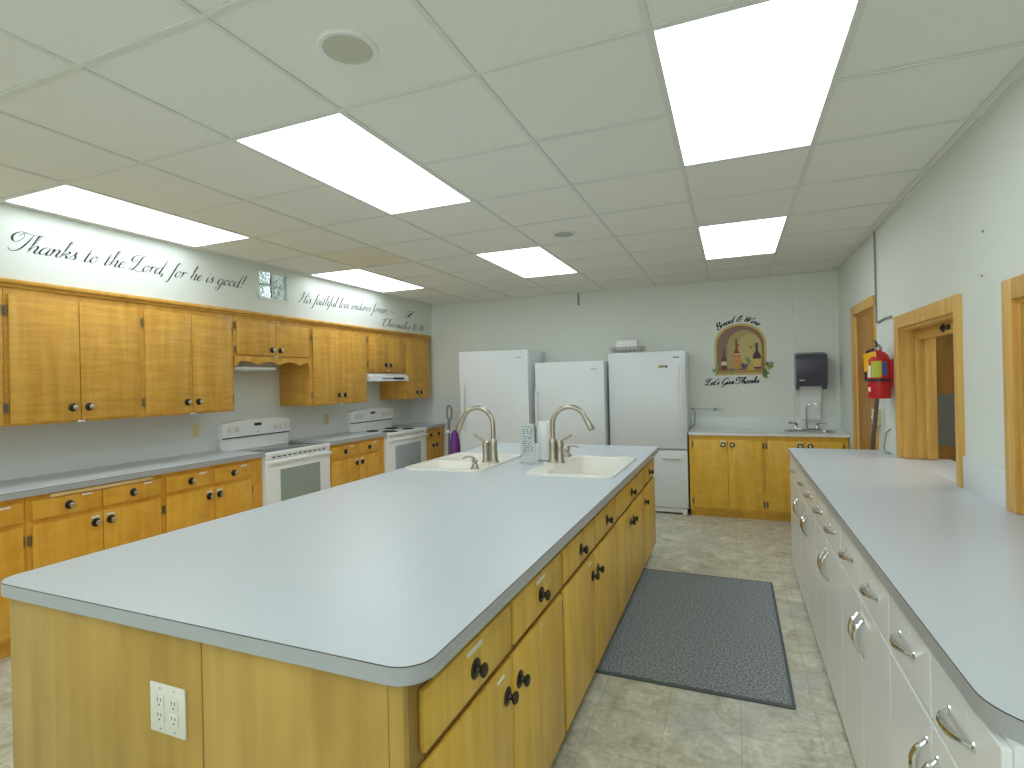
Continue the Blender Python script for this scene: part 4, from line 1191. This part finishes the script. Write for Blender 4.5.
def lettering(text, place, slant=.5, thin=.018, thick=.085, bold=1.0, sp=1.0):
    """place(u, v) maps em units to a 3-D point; returns a mesh builder of flat vinyl strokes"""
    mb = MB()
    x = 0
    for ch in text:
        strokes, adv = GL_[ch]
        for st in strokes:
            if isinstance(st, str):
                _, a, b = st.split(); a, b = float(a), float(b)
                vs = [mb.bm.verts.new(place(x + a + b * slant + .045 * math.cos(k * PI / 5), b + .045 * math.sin(k * PI / 5))) for k in range(10)]
                mb.bm.faces.new(vs)
                continue
            pts = [(x + p[0] + p[1] * slant, p[1]) for p in crom(st)]
            L_, R2 = [], []
            n = len(pts)
            for i, p in enumerate(pts):
                a, b = pts[max(i - 1, 0)], pts[min(i + 1, n - 1)]
                dx, dy = b[0] - a[0], b[1] - a[1]
                d = math.hypot(dx, dy) or 1
                dx, dy = dx / d, dy / d
                w = (thin + thick * max(0, -dy) ** 2 * min(1, 4 * min(i, n - 1 - i) / n)) * bold / 2
                if max(0, -dy) == 0: w = thin * bold / 2 * 1.1
                L_.append(mb.bm.verts.new(place(p[0] - dy * w, p[1] + dx * w)))
                R2.append(mb.bm.verts.new(place(p[0] + dy * w, p[1] - dx * w)))
            for i in range(n - 1): mb.bm.faces.new((L_[i], L_[i + 1], R2[i + 1], R2[i]))
        x += adv * sp
    return mb, x
def text_width(text, sp=1.0): return sum(GL_[c][1] * sp for c in text)
def soffit_text(text, ya, yb, za, zb, size, lb, thick=.085, thin=.022, name='wall_lettering'):
    w = text_width(text) + .4
    k = (yb - ya) / w
    def place(u, v): return (XS + .0012, ya + u * k, za + (zb - za) * (u / w) + v * size)
    r = thing(name, lb, 'wall lettering', (XS + .0012, ya, za))
    u0 = 0
    for wd in text.split(' '):
        mb, uw = lettering(wd, lambda u, v: place(u + u0, v), .5, thin, thick)
        obj('lettering_word', mb, 'ink', r)
        u0 += uw + GL_[' '][1]
soffit_text('Thanks to the Lord, for he is good!', 1.835, 3.52, 2.352, 2.372, .118, 'large black script on the left soffit reading Thanks to the Lord, for he is good!')
soffit_text('His faithful love endures forever, ~', 4.13, 5.76, 2.334, 2.385, .115, 'black script beyond the glass block window reading His faithful love endures forever')
soffit_text('I', 6.02, 6.20, 2.385, 2.385, .085, 'single swash numeral in black script near the far end of the soffit', .16, .05)
soffit_text('Chronicles 16:34', 5.48, 6.48, 2.222, 2.224, .10, 'black script reading Chronicles 16:34 at the far end of the soffit')

# ------------------------------------------------------------------ wall decal: arched niche with bottles
DY = YB - .001
t = thing('wall_decal', 'arched wine-bottle wall decal with lettering above the back worktop', 'wall decal', (.08, DY, 1.45))
lay = [0]
def decal(name, pts, c, layer, parent=None, label=None, holes=()):
    return obj(name, MB().prism(pts, list(holes), 0, .0006, lambda a, b, h: (a, DY - .0004 * layer - h, b)), MT[c] if c in MT else plain(name + '_print', c, .6), parent or t, label)
def arch(x0, x1, z0, z1, rise, n=20):
    w = (x1 - x0) / 2; cx = (x0 + x1) / 2
    pts = [(x0, z0), (x1, z0)]
    for k in range(n + 1):
        a = k * PI / n
        pts.append((cx + w * math.cos(a), z1 - rise + rise * math.sin(a) ** .9))
    return pts
decal('arch_border', arch(-.195, .348, 1.523, 2.108, .245), '#cdb673', 1)
decal('arch_inner_border', arch(-.170, .325, 1.535, 2.083, .235), '#8e6d3f', 2)
decal('niche_shadow', arch(-.162, .316, 1.575, 2.070, .228), '#8d6f62', 3)
decal('niche_back', arch(-.06, .29, 1.60, 2.03, .20), '#ab9d68', 4)
decal('niche_glow', arch(.06, .30, 1.66, 1.985, .16), '#c0b274', 5)
decal('shelf', [(-.19, 1.523), (.345, 1.523), (.32, 1.578), (-.165, 1.578)], '#a8894a', 6)
decal('shelf_edge', [(-.17, 1.526), (.33, 1.526), (.33, 1.545), (-.17, 1.545)], '#c9ad6c', 7)
def bottle(cx, z0, h, w, c, lc, lz0, lz1):
    nk = w * .3
    pts = [(cx - w, z0), (cx + w, z0), (cx + w, z0 + h * .5), (cx + nk, z0 + h * .68), (cx + nk, z0 + h), (cx - nk, z0 + h), (cx - nk, z0 + h * .68), (cx - w, z0 + h * .5)]
    b = decal('bottle', pts, c, 8)
    decal('bottle_label', [(cx - w * .98, z0 + lz0), (cx + w * .98, z0 + lz0), (cx + w * .98, z0 + lz1), (cx - w * .98, z0 + lz1)], lc, 9, b)
bottle(-.095, 1.58, .245, .030, '#6d4436', '#d9c9a4', .055, .10)
bottle(.04, 1.595, .335, .036, '#8a4a34', '#e0c79a', .155, .17)
decal('basket_flask', [(.04 + (.058 if abs(q) < 4 else .045) * math.cos(k * PI / 10), 1.665 + .078 * math.sin(k * PI / 10)) for k in range(20) for q in (0,)], '#c98f4e', 9)
bottle(.25, 1.595, .285, .042, '#4b3a3f', '#d8b65c', .015, .105)
el = lambda cx, cz, rx, rz, n=14: [(cx + rx * math.cos(2 * PI * k / n), cz + rz * math.sin(2 * PI * k / n)) for k in range(n)]
for fk, (cx, cz, r, c) in enumerate(((.115, 1.61, .02, '#5c4a6c'), (.138, 1.625, .02, '#66537a'), (.10, 1.635, .018, '#54425f'), (.175, 1.60, .026, '#cfa845'), (.155, 1.585, .018, '#c79a3e'), (.20, 1.59, .02, '#d3b04f'), (.15, 1.70, .026, '#8f9b56'), (.165, 1.68, .022, '#7c8a4c'), (.19, 1.83, .016, '#a2783a'), (.225, 1.845, .014, '#8f9a4e'), (.06, 1.86, .014, '#9a5a38'))):
    decal('fruit', el(cx, cz, r, r), c, 10 + fk * .5)
rn = random.Random(5)
for cx, cz, n, sp in ((-.185, 1.60, 8, .035), (-.0, 1.545, 6, .03), (.37, 1.60, 12, .045), (.335, 1.545, 9, .04), (.33, 1.50, 4, .025)):
    for k in range(n):
        a = rn.uniform(0, 6.28); q = rn.uniform(0, sp); x, z = cx + q * math.cos(a), cz + q * math.sin(a) * 1.2
        rr = rn.uniform(.012, .02); ph = rn.uniform(0, 6.28)
        decal('vine_leaf', [(x + rr * (1 + .35 * math.cos(3 * b + ph)) * math.cos(b), z + rr * (1 + .35 * math.cos(3 * b + ph)) * math.sin(b)) for b in [i * 2 * PI / 18 for i in range(18)]], rn.choice(('#6f8a4f', '#87a05c', '#5d7746', '#9aab68')), 16 + k * .5)
def arc_place(cx, cz, R0, a0, size, w, k):
    def f(u, v):
        a = a0 - (u * k) / R0
        r = R0 + v * size
        return (cx + r * math.cos(a), DY - .0006, cz + r * math.sin(a))
    return f
tx = 'Bread & Wine'
w = text_width(tx) + .3
span = .485
R0 = .33
k = span / w
mb, _ = lettering(tx, arc_place(.078, 1.80, R0, PI / 2 + span / R0 / 2 + .04, .070, w, k), .35, .10, .07)
obj('lettering', mb, 'ink', t, 'black script reading Bread & Wine')
tx = "Let's Give Thanks"
w = text_width(tx) + .4
k = .60 / w
mb, _ = lettering(tx, lambda u, v: (-.305 + u * k, DY - .0006, 1.412 + .018 * (u / w) + v * .072), .4, .10, .08)
obj('lettering', mb, 'ink', t, "black script reading Let's Give Thanks")
